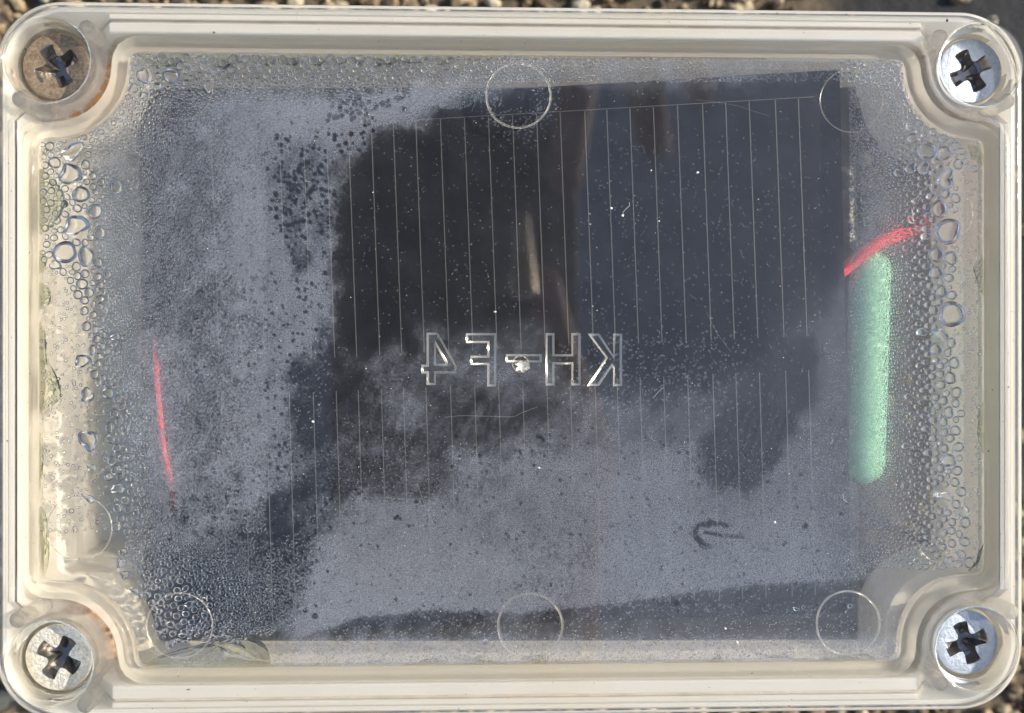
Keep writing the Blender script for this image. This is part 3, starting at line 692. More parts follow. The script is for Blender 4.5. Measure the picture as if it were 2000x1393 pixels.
tr = nd(t, 'ShaderNodeBsdfTransparent'); mx = nd(t, 'ShaderNodeMixShader')
t.links.new(m6.outputs[0], mx.inputs[0]); t.links.new(tr.outputs[0], mx.inputs[1]); t.links.new(dm.outputs[0], mx.inputs[2]); t.links.new(mx.outputs[0], o.inputs[0])
o = mkobj('condensation_mist', me, [mm]); tag(o, 'fine grey mist of condensation on the inside of the lid with wiped smears and fingerprints', kind='stuff')

# ------------------------------------------------------------------ droplets
def dome(nseg, nring, h, flat=False):
    vs, fs = [], []
    for k in range(nring):
        a = (math.pi / 2) * (k / nring); rr = math.cos(a)
        for i in range(nseg):
            b_ = 2 * math.pi * (i + .5 * (k % 2)) / nseg; vs.append((rr * math.cos(b_), rr * math.sin(b_), -h * math.sin(a)))
    vs.append((0, 0, -h)); top = len(vs) - 1
    for k in range(nring - 1):
        for i in range(nseg):
            a0, a1 = k * nseg + i, k * nseg + (i + 1) % nseg; b0, b1 = a0 + nseg, a1 + nseg
            if k % 2 == 0: fs += [(a0, b0, a1), (a1, b0, b1)]
            else: fs += [(a0, b0, b1), (a0, b1, a1)]
    for i in range(nseg): fs.append(((nring - 1) * nseg + i, top, (nring - 1) * nseg + (i + 1) % nseg))
    return np.array(vs), np.array(fs)
LAB = {
 'right': ('clear round water droplet in the beaded band down the right side of the lid', 'droplets down the right side of the lid'),
 'left': ('clear water droplet in the beaded band down the left side of the lid', 'droplets down the left side of the lid'),
 'top': ('small clear water droplet in the row beaded along the top side of the lid', 'droplets along the top side of the lid'),
 'low': ('small clear water droplet in the frothy patch at the lower left of the lid', 'droplets in the lower left of the lid'),
 'mid': ('tiny clear water droplet standing out from the grey mist in the middle of the lid', 'droplets in the middle of the lid'),
 'lowright': ('small clear water droplet on the lower right part of the lid', 'droplets on the lower right of the lid')}
def zone(x, y):
    if y < 260 and x < 1660: return 'top'
    if x < 460 and y < 1040: return 'left'
    if x < 640: return 'low' if y > 1000 else 'mid'
    if x > 1640: return 'right' if y < 1080 else 'lowright'
    return 'lowright' if y > 1100 and x > 1200 else 'mid'
def sized(z, r, x=0, y=0):
    lb, gp_ = LAB[z]
    pl = {'right': [(400, 'below the upper right screw'), (500, 'level with the red wire'), (610, 'beside the top of the green battery'), (720, 'beside the middle of the green battery'), (850, 'beside the lower half of the green battery'), (960, 'beside the bottom end of the green battery'), (9999, 'below the green battery')],
          'left': [(300, 'under the upper left screw'), (380, 'some way below the upper left screw'), (470, 'in the upper part of the left band'), (560, 'around the fattest left droplets'), (660, 'where the left band narrows'), (800, 'by the upper end of the thin red wire'), (9999, 'by the lower end of the thin red wire')]}.get(z)
    if pl: q = next(t for v, t in pl if y < v)
    elif z == 'top': q = next(t for v, t in [(330, 'nearest the upper left screw'), (420, 'a little right of the upper left screw'), (520, 'over the left third of the panel'), (640, 'over the dotted mist patch'), (800, 'further right, over the mist'), (9999, 'near the top middle ring')] if x < v)
    elif z == 'low': q = 'inside or by the lower left ring' if x > 285 and y > 1155 else 'above the lower left ring'
    else: q = ''
    if q: lb = {'right': 'clear droplet in the right band, ', 'left': 'clear droplet in the left band, ', 'top': 'clear droplet in the top band, ', 'low': 'clear droplet in the lower left froth, '}[z] + q; gp_ = gp_ + ', ' + q
    w_ = 'large' if r >= 11.5 else 'medium-sized' if r >= 8 else 'small'
    for x in ('small ', 'tiny '): lb = lb.replace(x, '')
    return w_ + ' ' + lb, w_ + ' ' + gp_
BIG = [  # px, py, rx, ry, rotation, irregularity
(335,148,17,16,0,.05),(279,148,12,16,0,.1),(309,168,10,9,0,.1),(261,173,10,9,0,.1),(309,148,7,7,0,0),(364,137,8,8,0,0),(387,117,9,8,0,0),(399,129,9,9,0,0),(452,137,9,9,0,0),(470,128,9,9,0,0),(480,117,9,9,0,0),(364,161,8,8,0,0),(279,186,9,8,0,.1),(389,146,7,7,0,0),(406,168,7,13,.1,.1),
(141,296,22,15,.5,.15),(137,340,20,22,-.4,.12),(107,318,12,12,0,.05),(167,322,9,10,0,0),(181,344,8,8,0,0),(97,286,9,9,0,.05),(205,299,7,6,0,0),(158,380,17,16,0,.03),(185,413,16,15,0,.05),(227,365,12,15,0,.08),(148,440,24,20,.4,.1),(195,455,12,14,0,.08),(126,493,24,21,0,.05),(168,501,16,20,0,.05),(192,513,9,10,0,.05),(108,518,11,10,0,.1),(198,356,8,8,0,0),(181,365,7,7,0,0),(187,376,6,6,0,0),(149,521,9,10,0,0),(166,535,9,9,0,0),(191,541,9,8,0,0),(210,536,9,8,0,.1),(160,555,12,11,0,0),(174,572,10,10,0,.05),(196,558,7,7,0,0),(196,584,9,8,0,.1),(195,599,8,7,0,0),(198,625,8,7,0,0),(185,644,9,8,0,.1),(188,663,8,8,0,.1),(225,658,9,7,.3,.1),(161,705,15,13,.2,.1),(211,768,13,11,0,.03),(170,772,14,13,0,.14),(172,860,18,20,0,.14),(180,914,9,8,0,.15),(173,973,14,7,-.5,.15),(191,711,7,7,0,0),(201,739,7,7,0,0),(236,752,7,7,0,0),(230,955,15,9,0,.15),(144,748,4,7,.2,.1),(221,885,6,6,0,.1),(205,895,4,4,0,.1),(184,940,4,4,0,.1),(156,915,4,4,0,0),(139,998,5,5,0,0),(190,1020,4,4,0,0),(146,1035,5,6,0,.15),(200,805,4,5,.3,.1),(214,816,4,4,0,0),(190,823,3,4,0,0),(186,803,3,3,0,0),(207,895,5,5,0,.1),
(1810,293,19,18,0,.05),(1844,299,15,14,0,.03),(1780,247,12,8,-.3,.1),(1783,270,11,10,0,.05),(1779,328,12,11,0,.12),(1804,328,12,14,0,.08),(1848,350,18,20,.2,.15),(1878,296,9,8,0,0),(1887,315,8,7,0,.1),(1903,330,8,7,0,0),(1706,148,7,8,0,.1),(1727,146,6,6,0,0),(1724,161,6,6,0,0),(1756,338,11,8,-.5,.1),
(1834,409,17,17,0,.05),(1852,452,27,26,0,.05),(1829,497,15,16,0,.04),(1857,504,14,14,0,.05),(1829,533,14,13,0,.06),(1840,569,12,12,0,.03),(1860,614,26,27,0,.04),(1800,649,13,8,0,.1),(1840,655,17,12,-.7,.13),(1829,682,13,12,0,.08),(1852,689,9,9,0,.05),(1809,447,10,8,0,.05),(1808,462,12,8,.2,.05),(1781,430,11,6,-.5,.15),(1825,606,10,10,0,0),(1823,581,8,8,0,0),(1864,410,8,7,0,.1),(1817,383,9,7,.2,.05),(1770,483,8,9,-.4,.1),(1869,487,5,6,0,0),(1798,611,8,8,0,0),(1808,520,8,7,0,0),(1788,392,9,7,0,.1),(1776,412,7,7,0,.1),
(1864,709,12,12,0,.03),(1856,739,13,13,0,.03),(1868,767,12,12,0,.03),(1843,783,10,9,0,0),(1867,788,9,9,0,0),(1853,806,12,12,0,.05),(1877,808,9,8,0,0),(1824,821,10,10,0,.05),(1844,823,9,10,0,.05),(1808,838,9,8,0,.12),(1824,856,10,8,0,.12),(1813,885,10,9,0,.1),(1853,900,15,14,0,.08),(1838,915,9,9,0,.03),(1854,921,6,6,0,0),(1784,901,9,8,0,.08),(1774,775,9,7,0,.05),(1770,949,10,10,0,.03),(1769,871,8,7,.4,.14),(1839,752,10,9,0,0),(1839,935,7,7,0,0),(1847,969,18,9,-.2,.2),(1852,1002,8,7,0,0),(1859,1037,9,8,0,0),(1803,853,7,7,0,0),(1830,966,7,8,0,0),(1801,915,7,7,0,0),(1838,715,8,7,0,0),(1838,732,9,8,0,.05),
(240,1078,9,8,0,.05),(235,1101,9,8,0,.15),(244,1123,9,8,0,.12),(263,1154,9,6,-.3,.15),(333,1220,8,8,0,.1),(349,1223,7,7,0,0),(369,1181,9,7,0,.15),(359,1234,7,7,0,0),(333,1258,10,8,.3,.1),(357,1241,9,5,.2,.1),(370,1235,7,6,.5,.1),(310,1236,7,5,0,.1),
(1569,1187,4,5,0,0),(1660,1184,5,5,0,.1),(1654,1196,4,3,0,0),(1555,1190,7,4,-.4,.15),(948,1254,7,7,0,.05),(1572,1114,4,4,0,0),(1102,1114,4,7,0,.1)]
dn_rng = np.random.default_rng(21)
occ = np.zeros((1393, 2000), bool)
def stamp(x, y, r):
    x0, x1, y0, y1 = int(max(0, x - r)), int(min(1999, x + r)) + 1, int(max(0, y - r)), int(min(1392, y + r)) + 1
    Y, X = np.ogrid[y0:y1, x0:x1]; occ[y0:y1, x0:x1] |= ((X - x) ** 2 + (Y - y) ** 2 <= r * r)
for b_ in BIG: stamp(b_[0], b_[1], max(b_[2], b_[3]) * 1.05)

def rfield(x, y, u=.5):
    """typical droplet radius (photo px) at a place on the lid; 0 = none"""
    if x < 520 and y < 1040 and not (y < 270 and x > 300):     # left bank
        xb = float(np.interp(y, [0, 500, 545, 600, 700, 760, 800, 860, 1040], [60, 84, 120, 168, 172, 196, 224, 212, 226])) + 7 * math.sin(y / 17.)
        if y < 300: return max(2.2, 4.6 - max(0, math.hypot(x - 100, y - 126) - 150) / 45.0)
        if x < xb: return 2.6 if u < .05 else 0
        d = x - max(xb, 140)
        if x < 140: return 5.5
        return max(2.0, 7.2 - d / 17.0) if x < 440 else 1.9
    if y < float(np.interp(x, [300, 600, 750, 900, 1000], [300, 268, 236, 204, 176])) + 8 * math.sin(x / 23.) and x < 1000: return max(1.5, min(7.0, 7.4 - (y - 112) / 13.0 if y < 165 else 3.3 - (y - 165) / 60.)) * (1.0 if x < 800 else 1.0 - (x - 800) / 600.)
    if y < 160: return max(1.3, 4.2 - (x - 1000) / 190.0) * (1 if y < 140 else .8) if x < 1640 else 4.0
    if x > 1660 and y < 1110:
        e = 1885 - 25 * math.cos((y - 600) / 260.); k = (x - 1680) / (e - 1680)
        if k > 1: return 3.0 if u < .05 else 0
        return max(1.3, 1.4 + 6.6 * max(k, 0) ** 1.5)
    if x < 620 and y >= 1040 and (x < 470 or y > 1040 + (x - 470) * 1.1 + 14 * math.sin(x / 8. + y / 13.)):
        if x < 238 + max(0, y - 1060) * .42 + 8 * math.sin(y / 11.): return 0
        return max(1.7, (5.6 - abs(x - 330) / 55.) * min(1, .42 + (y - 1040) / 190.)) if y < 1250 - max(0, x - 480) * .3 + 6 * math.sin(x / 9.) else 0
    if x < 1700 and 1040 + 130 * u < y < float(np.interp(x, [560, 600, 700, 850, 1000, 1110, 1300, 1500, 1700], [1270, 1243, 1207, 1191, 1197, 1190, 1165, 1140, 1130])): return 1.7
    if y > 1180: return 1.6 if u < .10 else 0
    return 0
cand = []
N0 = 700000
cxs = rng.uniform(70, 1930, N0); cys = rng.uniform(100, 1310, N0); us = rng.random(N0)
for x, y, u in zip(cxs.tolist(), cys.tolist(), us.tolist()):
    r = rfield(x, y, u * 7.3 % 1)
    if r <= 0: continue
    r *= (.50 + .9 * u ** 2.4)
    if r < 1.15: continue
    cand.append((r, x, y))
cand.sort(reverse=True)
wxy = lambda x, y: P(x, y, ZL)
small = []
for r, x, y in cand:
    if len(small) > 42000: break
    ix, iy = int(x), int(y)
    if occ[iy, ix] or (r > 2 and (occ[iy, min(1999, int(x + r * .8))] or occ[iy, int(x - r * .8)] or occ[min(1392, int(y + r * .8)), ix] or occ[int(y - r * .8), ix])): continue
    X, Y = P(x, y, ZL)
    if not (C0 + r + 2 < X < C1 - r - 2 and E0 + r + 2 < Y < E1 - r - 2): continue
    if any(math.hypot(X - c[0], Y - c[1]) < R + r + 4 for c, R in zip(SCREWS, (143, 138, 150, 140))): continue
    stamp(x, y, r * 1.16 + .3); small.append((x, y, r, X, Y))
# sparse specks of water elsewhere
def sprinkle(n, x0, x1, y0, y1, r0, r1):
    for k in range(n):
        x, y = rng.uniform(x0, x1), rng.uniform(y0, y1); r = rng.uniform(r0, r1)
        if occ[int(y), int(x)] or rng.random() > min(1, min(x - x0, x1 - x) / (.18 * (x1 - x0)) + .02) * min(1, min(y - y0, y1 - y) / (.18 * (y1 - y0)) + .02): continue
        stamp(x, y, r * 1.3); small.append((x, y, r, *P(x, y, ZL)))
sprinkle(2300, 1100, 1660, 180, 1120, .9, 1.7); sprinkle(900, 1060, 1480, 640, 820, 1.2, 2.3); sprinkle(700, 1540, 1680, 820, 1230, 1, 2.2)
sprinkle(500, 640, 1100, 200, 700, .8, 1.6); sprinkle(6000, 500, 1660, 850, 1190, .9, 1.7); sprinkle(1500, 600, 1500, 1080, 1200, 1.4, 2.6); [sprinkle(1, 1010 + rr__ * math.cos(aa__) - 2, 1010 + rr__ * math.cos(aa__) + 2, 187 + rr__ * math.sin(aa__) - 2, 187 + rr__ * math.sin(aa__) + 2, .9, 2.0) for rr__, aa__ in zip(rng.normal(62, 17, 900), rng.uniform(0, 6.28, 900))]; sprinkle(900, 480, 660, 260, 960, 1, 2.2)

UV, UF = dome(28, 9, 1.0)
rootpool = {}
def big_drop(x, y, rx, ry, rot, irr, label=None, group=None, name='water_droplet', hk=1.02):
    X, Y = P(x, y, ZL - .2); seed = (x * 7.3 + y * 3.1) % 6.28
    ang = np.arctan2(UV[:, 1], UV[:, 0]); rad = np.hypot(UV[:, 0], UV[:, 1])
    k = 1 + irr * (np.sin(2 * ang + seed) * .8 + np.sin(3 * ang + 2 * seed) + .5 * np.sin(5 * ang + seed * 3)) * rad
    lx = UV[:, 0] * rx * k; ly = UV[:, 1] * ry * k; c, s = math.cos(rot), math.sin(rot)
    v = np.stack([lx * c - ly * s, lx * s + ly * c, UV[:, 2] * min(rx, ry) * hk], 1) * S
    me = bpy.data.meshes.new(name); me.from_pydata(v.tolist(), [], UF.tolist()); me.polygons.foreach_set('use_smooth', [True] * len(UF))
    o = mkobj(name, me, [M['drop']]); o.location = (X * S, Y * S, (ZL - .2) * S)
    z = zone(x, y); lb, gp_ = sized(z, max(rx, ry), x, y); tag(o, label or lb, 'water droplet', None if label else gp_); return o
SPECIAL = {(1852, 452): 'largest round droplet on the right side, level with the red wire', (1860, 614): 'big round droplet at the far right, beside the middle of the green battery',
 (126, 493): 'fat round droplet with a bright vertical stripe near the left edge', (172, 860): 'lone lopsided droplet on the bare strip at the lower left', (335, 148): 'largest droplet in the upper left corner under the top row',
 (211, 768): 'dark flat oval droplet at the edge of the left beaded band', (1810, 293): 'larger of two droplets side by side below the upper right screw', (1844, 299): 'smaller of two droplets side by side below the upper right screw',
 (170, 772): 'dented droplet beside the dark oval one at the lower left', (948, 1254): 'single pale droplet on the bluish strip left of the bottom middle ring', (1770, 949): 'dark round droplet just below the end of the green battery'}
for b_ in BIG:
    big_drop(*b_, label=SPECIAL.get((b_[0], b_[1])))
small.sort(key=lambda q: -q[2])
nb = 300 - len(BIG)
U2, F2 = dome(16, 5, 1.0)
me_small = bpy.data.meshes.new('water_droplet'); me_small.from_pydata((U2 * S).tolist(), [], F2.tolist()); me_small.polygons.foreach_set('use_smooth', [True] * len(F2)); me_small.materials.append(M['drop'])
for (x, y, r, X, Y) in small[:max(nb, 0)]:
    o = bpy.data.objects.new('water_droplet', me_small); COL.objects.link(o); a = rng.uniform(.88, 1.12); o.scale = (r * a, r / a, r); o.rotation_euler = (0, 0, rng.uniform(0, 6.28))
    X, Y = P(x, y, ZL - .2); o.location = (X * S, Y * S, (ZL - .2) * S); z = zone(x, y); lb, gp_ = sized(z, r, x, y); tag(o, lb, 'water droplet', gp_)
rest = small[max(nb, 0):]
VV, FF = [], []; off = 0
for lo, hi, (ns, nr) in ((3.2, 99, (12, 4)), (1.9, 3.2, (8, 3)), (0, 1.9, (6, 2))):
    sel = np.array([(X, Y, r) for (x, y, r, X, Y) in rest if lo <= r < hi])
    if not len(sel): continue
    uv, uf = dome(ns, nr, .95); n = len(sel)
    a = rng.uniform(.86, 1.14, (n, 1)); th = rng.uniform(0, 6.28, (n, 1)); lx, ly = uv[None, :, 0] * a, uv[None, :, 1] / a
    vx = (lx * np.cos(th) - ly * np.sin(th)) * sel[:, 2:3] + sel[:, 0:1]; vy = (lx * np.sin(th) + ly * np.cos(th)) * sel[:, 2:3] + sel[:, 1:2]; vz = uv[None, :, 2] * sel[:, 2:3] * rng.uniform(.8, 1.15, (n, 1)) + ZL - .2
    VV.append(np.stack([vx, vy, vz], -1).reshape(-1, 3)); FF.append((uf[None] + (np.arange(n) * len(uv))[:, None, None]).reshape(-1, 3) + off); off += n * len(uv)
VV = np.vstack(VV) * S; FF = np.vstack(FF)
me = bpy.data.meshes.new('fine_droplets'); me.vertices.add(len(VV)); me.vertices.foreach_set('co', VV.ravel()); me.loops.add(len(FF) * 3); me.loops.foreach_set('vertex_index', FF.ravel())
me.polygons.add(len(FF)); me.polygons.foreach_set('loop_start', np.arange(len(FF)) * 3); me.polygons.foreach_set('loop_total', np.full(len(FF), 3)); me.polygons.foreach_set('use_smooth', np.ones(len(FF), bool)); me.update(calc_edges=True)
o = mkobj('fine_droplets', me, [M['fine']]); tag(o, 'thousands of fine water droplets beading the inside of the lid', kind='stuff')
print('small droplets', len(small), 'tris', len(FF))

# water caught in the angle between lid and lip: scallops along the top, pools at the left and lower left
def pool(pts, h, label, name='water_pool', group=None, z=ZL - .3):
    """pts: photo outline; the pool bulges down from the lid"""
    w_ = np.array([P(x, y, ZL) for x, y in pts]); c = w_.mean(0)
    # smooth outline
    n = 64; q = np.vstack([w_, w_[:1]]); cum = np.concatenate([[0], np.cumsum(np.hypot(*np.diff(q, axis=0).T))]); s = np.linspace(0, cum[-1], n, endpoint=False)
    xy = np.stack([np.interp(s, cum, q[:, 0]), np.interp(s, cum, q[:, 1])], 1)
    for _ in range(3): xy = (np.roll(xy, 1, 0) + 2 * xy + np.roll(xy, -1, 0)) / 4
    if np.sum(xy[:, 0] * np.roll(xy[:, 1], -1) - np.roll(xy[:, 0], -1) * xy[:, 1]) < 0: xy = xy[::-1]
    m = MB(); K = 8; loops = []
    for k in range(K):
        a = math.pi / 2 * k / K; f = math.cos(a); loops.append([(c[0] + (x - c[0]) * f, c[1] + (y - c[1]) * f, z - h * 1.3 * math.sin(a) * (1 + .30 * math.sin(i * .41 + k * .9 + c[0]) + .15 * math.sin(i * 1.1 - k))) for i, (x, y) in enumerate(xy)])
    m.loft(loops, 0, flip=False); b0 = m.verts([(c[0], c[1], z - h)]); last = b0 - n
    for i in range(n): m.face((last + i, last + (i + 1) % n, b0))
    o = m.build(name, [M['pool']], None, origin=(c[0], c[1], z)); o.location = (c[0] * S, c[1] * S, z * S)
    tag(o, label, 'water', group); return o
def half(cx, w, d, y0=104): return [(cx - w, y0)] + [(cx - w * math.cos(math.pi * k / 10), y0 + d * math.sin(math.pi * k / 10) ** .8) for k in range(1, 10)] + [(cx + w, y0)]
sc = [(312, 50, 24), (428, 30, 24), (516, 19, 19), (566, 21, 20), (618, 20, 20), (662, 17, 17), (699, 14, 16), (752, 29, 17), (806, 34, 14), (864, 20, 17)]
x = 893.
while x < 1500: wd_ = 9 - (x - 893) / 110; sc.append((x, wd_, wd_ * .9)); x += wd_ * 2.3
for cx, w_, d_ in sc: pool(half(cx, w_, d_, 104 + (cx - 260) * .0068), d_ * 1.0, *(('broad scallop of water on the upper left part of the top inner edge', 'water_scallop', 'broad water scallops along the top edge') if w_ > 10 else ('tiny scallop of water on the middle and right of the top inner edge', 'water_scallop', 'tiny water scallops along the top edge')))
for pts, h, lb in (
 ([(76, 325), (100, 345), (124, 385), (124, 405), (108, 430), (78, 460)], 22, 'jagged greenish pool of water at the upper left inner edge'),
 ([(77, 488), (90, 500), (88, 525), (77, 535)], 8, 'small dark pool of water at the left inner edge, level with the fattest droplet'),
 ([(77, 548), (92, 560), (98, 580), (92, 600), (77, 605)], 12, 'rounded pool of water at the left inner edge with a bright fleck'),
 ([(77, 625), (86, 640), (88, 680), (90, 715), (77, 705)], 7, 'long thin pool of water at the left inner edge halfway down'),
 ([(77, 700), (92, 702), (108, 735), (120, 775), (100, 795), (78, 812)], 18, 'triangular pool of water with bright flecks at the left inner edge'),
 ([(77, 840), (83, 870), (82, 930), (77, 960)], 4, 'hairline of water at the left inner edge below the triangular pool'),
 ([(78, 985), (88, 1000), (95, 1060), (93, 1110), (84, 1130), (79, 1060)], 8, 'streaked water at the left inner edge by the lower ring'),
 ([(275, 1304), (300, 1285), (350, 1272), (400, 1258), (455, 1240), (490, 1240), (520, 1258), (532, 1303)], 26, 'large rippled pool of water in the lower left corner of the lid'),
 ([(800, 1299), (830, 1288), (860, 1287), (885, 1297)], 5, 'low pool of water on the bottom edge left of the middle ring'),
 ([(905, 1298), (935, 1290), (965, 1290), (990, 1298)], 5, 'low pool of water touching the bottom middle ring'),
 ([(1020, 1297), (1024, 1284), (1055, 1280), (1072, 1297)], 6, 'grey wedge of water under the bottom middle ring'),
 ([(1385, 1294), (1405, 1279), (1418, 1294)], 5, 'small peak of water on the bottom edge between the two rings'),
 ([(1600, 1292), (1640, 1281), (1690, 1276), (1705, 1284), (1712, 1292)], 6, 'grey film of water under the lower right ring'),
 ([(1925, 500), (1912, 505), (1902, 520), (1912, 560), (1924, 580)], 9, 'glinting pool of water at the right inner edge beside the big droplets'),
 ([(1923, 780), (1914, 800), (1910, 850), (1922, 890)], 7, 'slim pool of water at the right inner edge lower down'),
 ([(1922, 300), (1906, 285), (1890, 282), (1900, 310), (1922, 325)], 7, 'small pool of water under the upper right corner curve'),
 ([(1922, 1060), (1912, 1100), (1890, 1118), (1922, 1118)], 7, 'small pool of water over the lower right corner curve')):
    pool(pts, h, lb)

# ------------------------------------------------------------------ specks, scratches and fibres on the lid
md = principled('dust', (0.75, 0.72, 0.65), 0.8)
m = MB()
def speck(px, py, r, z=2.3):
    x, y = P(px, py, z); n = 5; a0 = rng.uniform(0, 6.28); el = rng.uniform(.5, 1)
    l0 = [(x + r * math.cos(a0 + 6.28 * i / n) * rng.uniform(.6, 1.2), y + r * el * math.sin(a0 + 6.28 * i / n) * rng.uniform(.6, 1.2), z) for i in range(n)]
    b0 = m.verts(l0); tp = m.verts([(x, y, z + r * .7)])
    for i in range(n): m.face((b0 + i, b0 + (i + 1) % n, tp), 0, False)
for k in range(1500):
    x, y = rng.uniform(250, 1900), rng.uniform(30, 1370)
    speck(x, y, rng.choice([.45, .6, .8, 1.2], p=[.5, .3, .16, .04]))
dirt = principled('dirt', (.09, .07, .05), .9)
md_ = m; m = MB()
for k in range(260):
    e = rng.integers(0, 4)
    x, y = ((rng.uniform(150, 1850), rng.uniform(22, 100)), (rng.uniform(150, 1850), rng.uniform(1310, 1385)), (rng.uniform(4, 70), rng.uniform(200, 1250)), (rng.uniform(1930, 1992), rng.uniform(250, 1150)))[e]
    speck(x, y, rng.choice([.6, .9, 1.4, 2.2], p=[.45, .3, .2, .05]), .5)
for x, y in ((418, 64), (368, 1347), (52, 95), (1850, 40)): speck(x, y, 4.0, .5)
m_d = m; m = md_
tag(m_d.build('dirt', [dirt]), 'dark dirt specks lodged along the plastic rim', kind='stuff')
for (x, y, r) in ((967, 609, 3.2), (1194, 407, 2.6), (1287, 432, 2.5), (1153, 438, 1.8), (611, 824, 3), (1362, 337, 3.5), (1053, 914, 3), (1272, 333, 2), (1216, 421, 3), (1440, 1255, 3.2), (1417, 1228, 2.5), (1513, 1020, 3)): speck(x, y, r)
o = m.build('dust', [md]); tag(o, 'pale dust specks scattered over the lid', kind='stuff')
# white chip at the gate mark
m = MB(); gx_, gy_ = P(1022, 716, 2.5); loops = []
for k in range(6):
    a = math.pi / 2 * k / 5; loops.append([(gx_ + (13 + 4 * math.sin(i * 1.9) + 2 * math.sin(i * 4.1)) * math.cos(a) * math.cos(6.283 * i / 18), gy_ + (11 + 3 * math.cos(i * 2.3)) * math.cos(a) * math.sin(6.283 * i / 18), ZL - 1 - 7 * math.sin(a)) for i in range(18)])
m.loft(loops[:-1]); m.cap(loops[-2], flip=True)
mw = principled('white_chip', (0.85, 0.83, 0.78), 0.5, sss=0.2)
o = under(m.build('gate_mark', [mw], lid)); o.location = (0, 0, 0); o['label'] = 'chipped white moulding gate mark beside the hyphen'
def fibre(pts, r, lb, mat, parent=None, name='fibre'):
    mm_ = tube([(*P(x, y, 2.6), 2.6) for x, y in pts], r, 6, 8); o = mm_.build(name, [mat], parent); return o
fb = principled('fibre', (.3, .3, .29), .6)
for pts, r, lb in (([(1229, 395), (1229, 402), (1222, 409), (1217, 415), (1217, 421)], .5, 'curly pale hair on the lid right of the bright streak'),
 ([(870, 815), (905, 812), (950, 813), (1000, 814), (1020, 806), (1050, 795)], .16, 'long pale hair lying across the smears under the mirrored characters'),
 ([(1646, 966), (1648, 975), (1654, 981)], .8, 'tiny hair right of the grid lines'),
 ([(1278, 775), (1288, 763), (1296, 757)], .4, 'short straight fibre under the solar cell gap'),
 ([(1752, 1290), (1790, 1288), (1810, 1275), (1832, 1268)], .4, 'fine hair beside the lower right screw')):
    tag(fibre(pts, r, lb, fb), lb, 'hair')
ms_ = principled('scratch', (.16, .16, .16), .4)
for pts in ([(1360, 195), (1400, 200), (1440, 207), (1480, 220), (1500, 226)], [(815, 945), (835, 1000), (862, 1050)], [(1380, 610), (1400, 650), (1430, 690)]):
    o = fibre(pts, .2, '', ms_, None, 'scratch'); o.parent = lid; o.location = (0, 0, 0)

# ------------------------------------------------------------------ the phone taking the picture and the hand on it (seen mirrored in the lid and panel)
ZM = -(D + 30) - 60.0
def M_(px, py): return P(px, py, ZM)                   # mirrored spot -> place at phone height
ph = empty('smartphone', (0, 0, D + 90)); tag(ph, 'dark smartphone held level over the box, mirrored as the black patch on the panel', 'phone')
xa, ya = M_(648, 195); xb_, yb_ = M_(1128, 1180)
def rr2(x0, x1, y0, y1, r, z, n=10):
    return [(cx + r * math.cos(math.radians(a0 + 90 * k / n)), cy + r * math.sin(math.radians(a0 + 90 * k / n)), z) for cx, cy, a0 in ((x1 - r, y1 - r, 0), (x0 + r, y1 - r, 90), (x0 + r, y0 + r, 180), (x1 - r, y0 + r, 270)) for k in range(n + 1)]
dark = principled('phone_back', (0.014, 0.011, 0.010), 0.5); chrome = principled('reflector_metal', (1.0, 0.92, 0.78), 0.2, metal=1.0)
zb, zt_ = D + 30, D + 150; m = MB()
lp = [rr2(xa + e, xb_ - e, yb_ + e, ya - e, 230, z) for e, z in ((6, zb), (1, zb + 8), (0, zb + 20), (0, zt_ - 20), (1, zt_ - 8), (6, zt_))]
m.loft(lp); m.cap(lp[0], flip=True); m.cap(lp[-1])
o = m.build('phone_body', [dark], ph); o.location = (0, 0, -(D + 90) * S)
# bright metal stylus added unseen to throw a sun glint into the lid
tx, ty = M_(1018, 520); yv = Vector((-(tx - CX), -ty, -2 * (D + 40))).normalized(); dv = -sd
q_ = yv - dv; phi = math.atan2(-q_.y, q_.z)           # axis (0, cos, sin) square to the turn of the ray
m = MB(); loops = []
for k in range(24):
    u = k / 23; L_ = (u - .5) * 330; cy = ty - L_ * math.cos(phi); cz = D - 345 - L_ * math.sin(phi); rr_ = (60 - 36 * u) * (math.sin(min(1, (u + .02) * 8) * math.pi / 2))
    tq = P(1020, 520, -cz - 60)[0]; loops.append([(tq + rr_ * math.cos(2 * math.pi * i / 24), cy, cz + rr_ * math.sin(2 * math.pi * i / 24)) for i in range(24)])
m.loft(loops); m.cap(loops[0]); m.cap(loops[-1], flip=True)
o = m.build('glint_reflector', [chrome], None, origin=(tx, ty, D - 345)); o.location = (tx * S, ty * S, (D - 345) * S); tag(o, 'bright metal stylus added unseen under the phone to mirror a sun glint above the hyphen', 'reflector')
skin = principled('skin', (0.42, 0.2, 0.15), 0.5, bump=(12, .2))
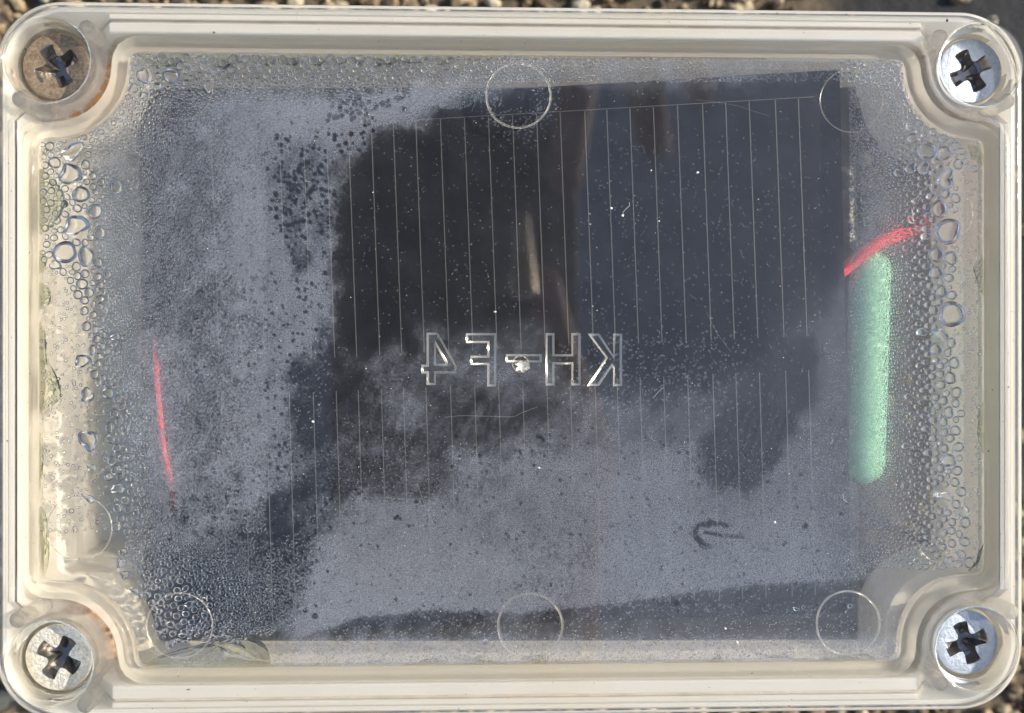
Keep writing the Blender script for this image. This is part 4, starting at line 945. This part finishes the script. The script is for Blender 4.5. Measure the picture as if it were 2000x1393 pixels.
def hand(label, chains, root, palm):
    """one continuous skinned body: root = wrist joints, palm joints, then five finger chains"""
    vs, es, rs = [], [], []
    def add(p, r, par=None):
        x, y = M_(p[0], p[1]); vs.append((x * S, y * S, p[2] * S)); rs.append(r * S)
        if par is not None: es.append((par, len(vs) - 1))
        return len(vs) - 1
    prev = add(root[0][:3], root[0][3]); 
    for p in root[1:]: prev = add(p[:3], p[3], prev)
    pc = prev
    for ch in chains:
        q = pc
        for p in ch: q = add(p[:3], p[3], q)
    me = bpy.data.meshes.new('hand'); me.from_pydata(vs, es, []); o = mkobj('hand', me, [skin])
    sk = o.modifiers.new('skin', 'SKIN'); sk.use_smooth_shade = True
    for v, r in zip(me.skin_vertices[0].data, rs): v.radius = (r, r * .85)
    me.skin_vertices[0].data[0].use_root = True
    sb_ = o.modifiers.new('sub', 'SUBSURF'); sb_.levels = 2; sb_.render_levels = 2
    tag(o, label, 'hand'); return o
zf = D - 40
hand('hand reaching over the top end of the phone, its fingertips mirrored as brownish blurs',
     [[(1150, 30, zf, 95), (1122, 160, zf - 20, 84), (1104, 290, zf - 30, 76), (1096, 385, zf - 20, 62)],
      [(1215, 30, zf, 95), (1242, 140, zf - 20, 80), (1262, 240, zf - 30, 72), (1272, 315, zf - 20, 58)],
      [(1285, 20, zf, 90), (1325, 90, zf - 10, 74), (1350, 150, zf - 20, 66), (1362, 205, zf - 10, 54)],
      [(1345, -20, zf, 80), (1390, 30, zf, 62), (1418, 75, zf, 56), (1430, 115, zf, 46)],
      [(1110, -60, zf, 100), (1010, 10, zf - 10, 90), (930, 70, zf - 20, 76), (870, 110, zf, 60)]],
     [(1300, -520, D + 60, 260), (1270, -330, D + 30, 210), (1235, -130, D, 230)], None)
hand('hand under the phone whose straight thumb is mirrored as a pinkish blur',
     [[(1165, 900, D + 100, 100), (1110, 760, zf, 92), (1072, 640, zf - 30, 84), (1058, 520, zf - 20, 62)],
      [(1010, 1010, D + 230, 90), (920, 980, D + 230, 78), (850, 985, D + 225, 70), (800, 1000, D + 220, 56)],
      [(1000, 1090, D + 230, 90), (910, 1080, D + 230, 78), (835, 1085, D + 225, 70), (780, 1100, D + 220, 56)],
      [(1010, 1170, D + 230, 86), (920, 1175, D + 230, 74), (850, 1180, D + 225, 66), (800, 1190, D + 220, 54)],
      [(1020, 1240, D + 230, 78), (950, 1260, D + 230, 62), (890, 1270, D + 225, 56), (850, 1275, D + 220, 46)]],
     [(1100, 1900, D + 330, 240), (1100, 1500, D + 320, 200), (1095, 1120, D + 300, 190)], None)
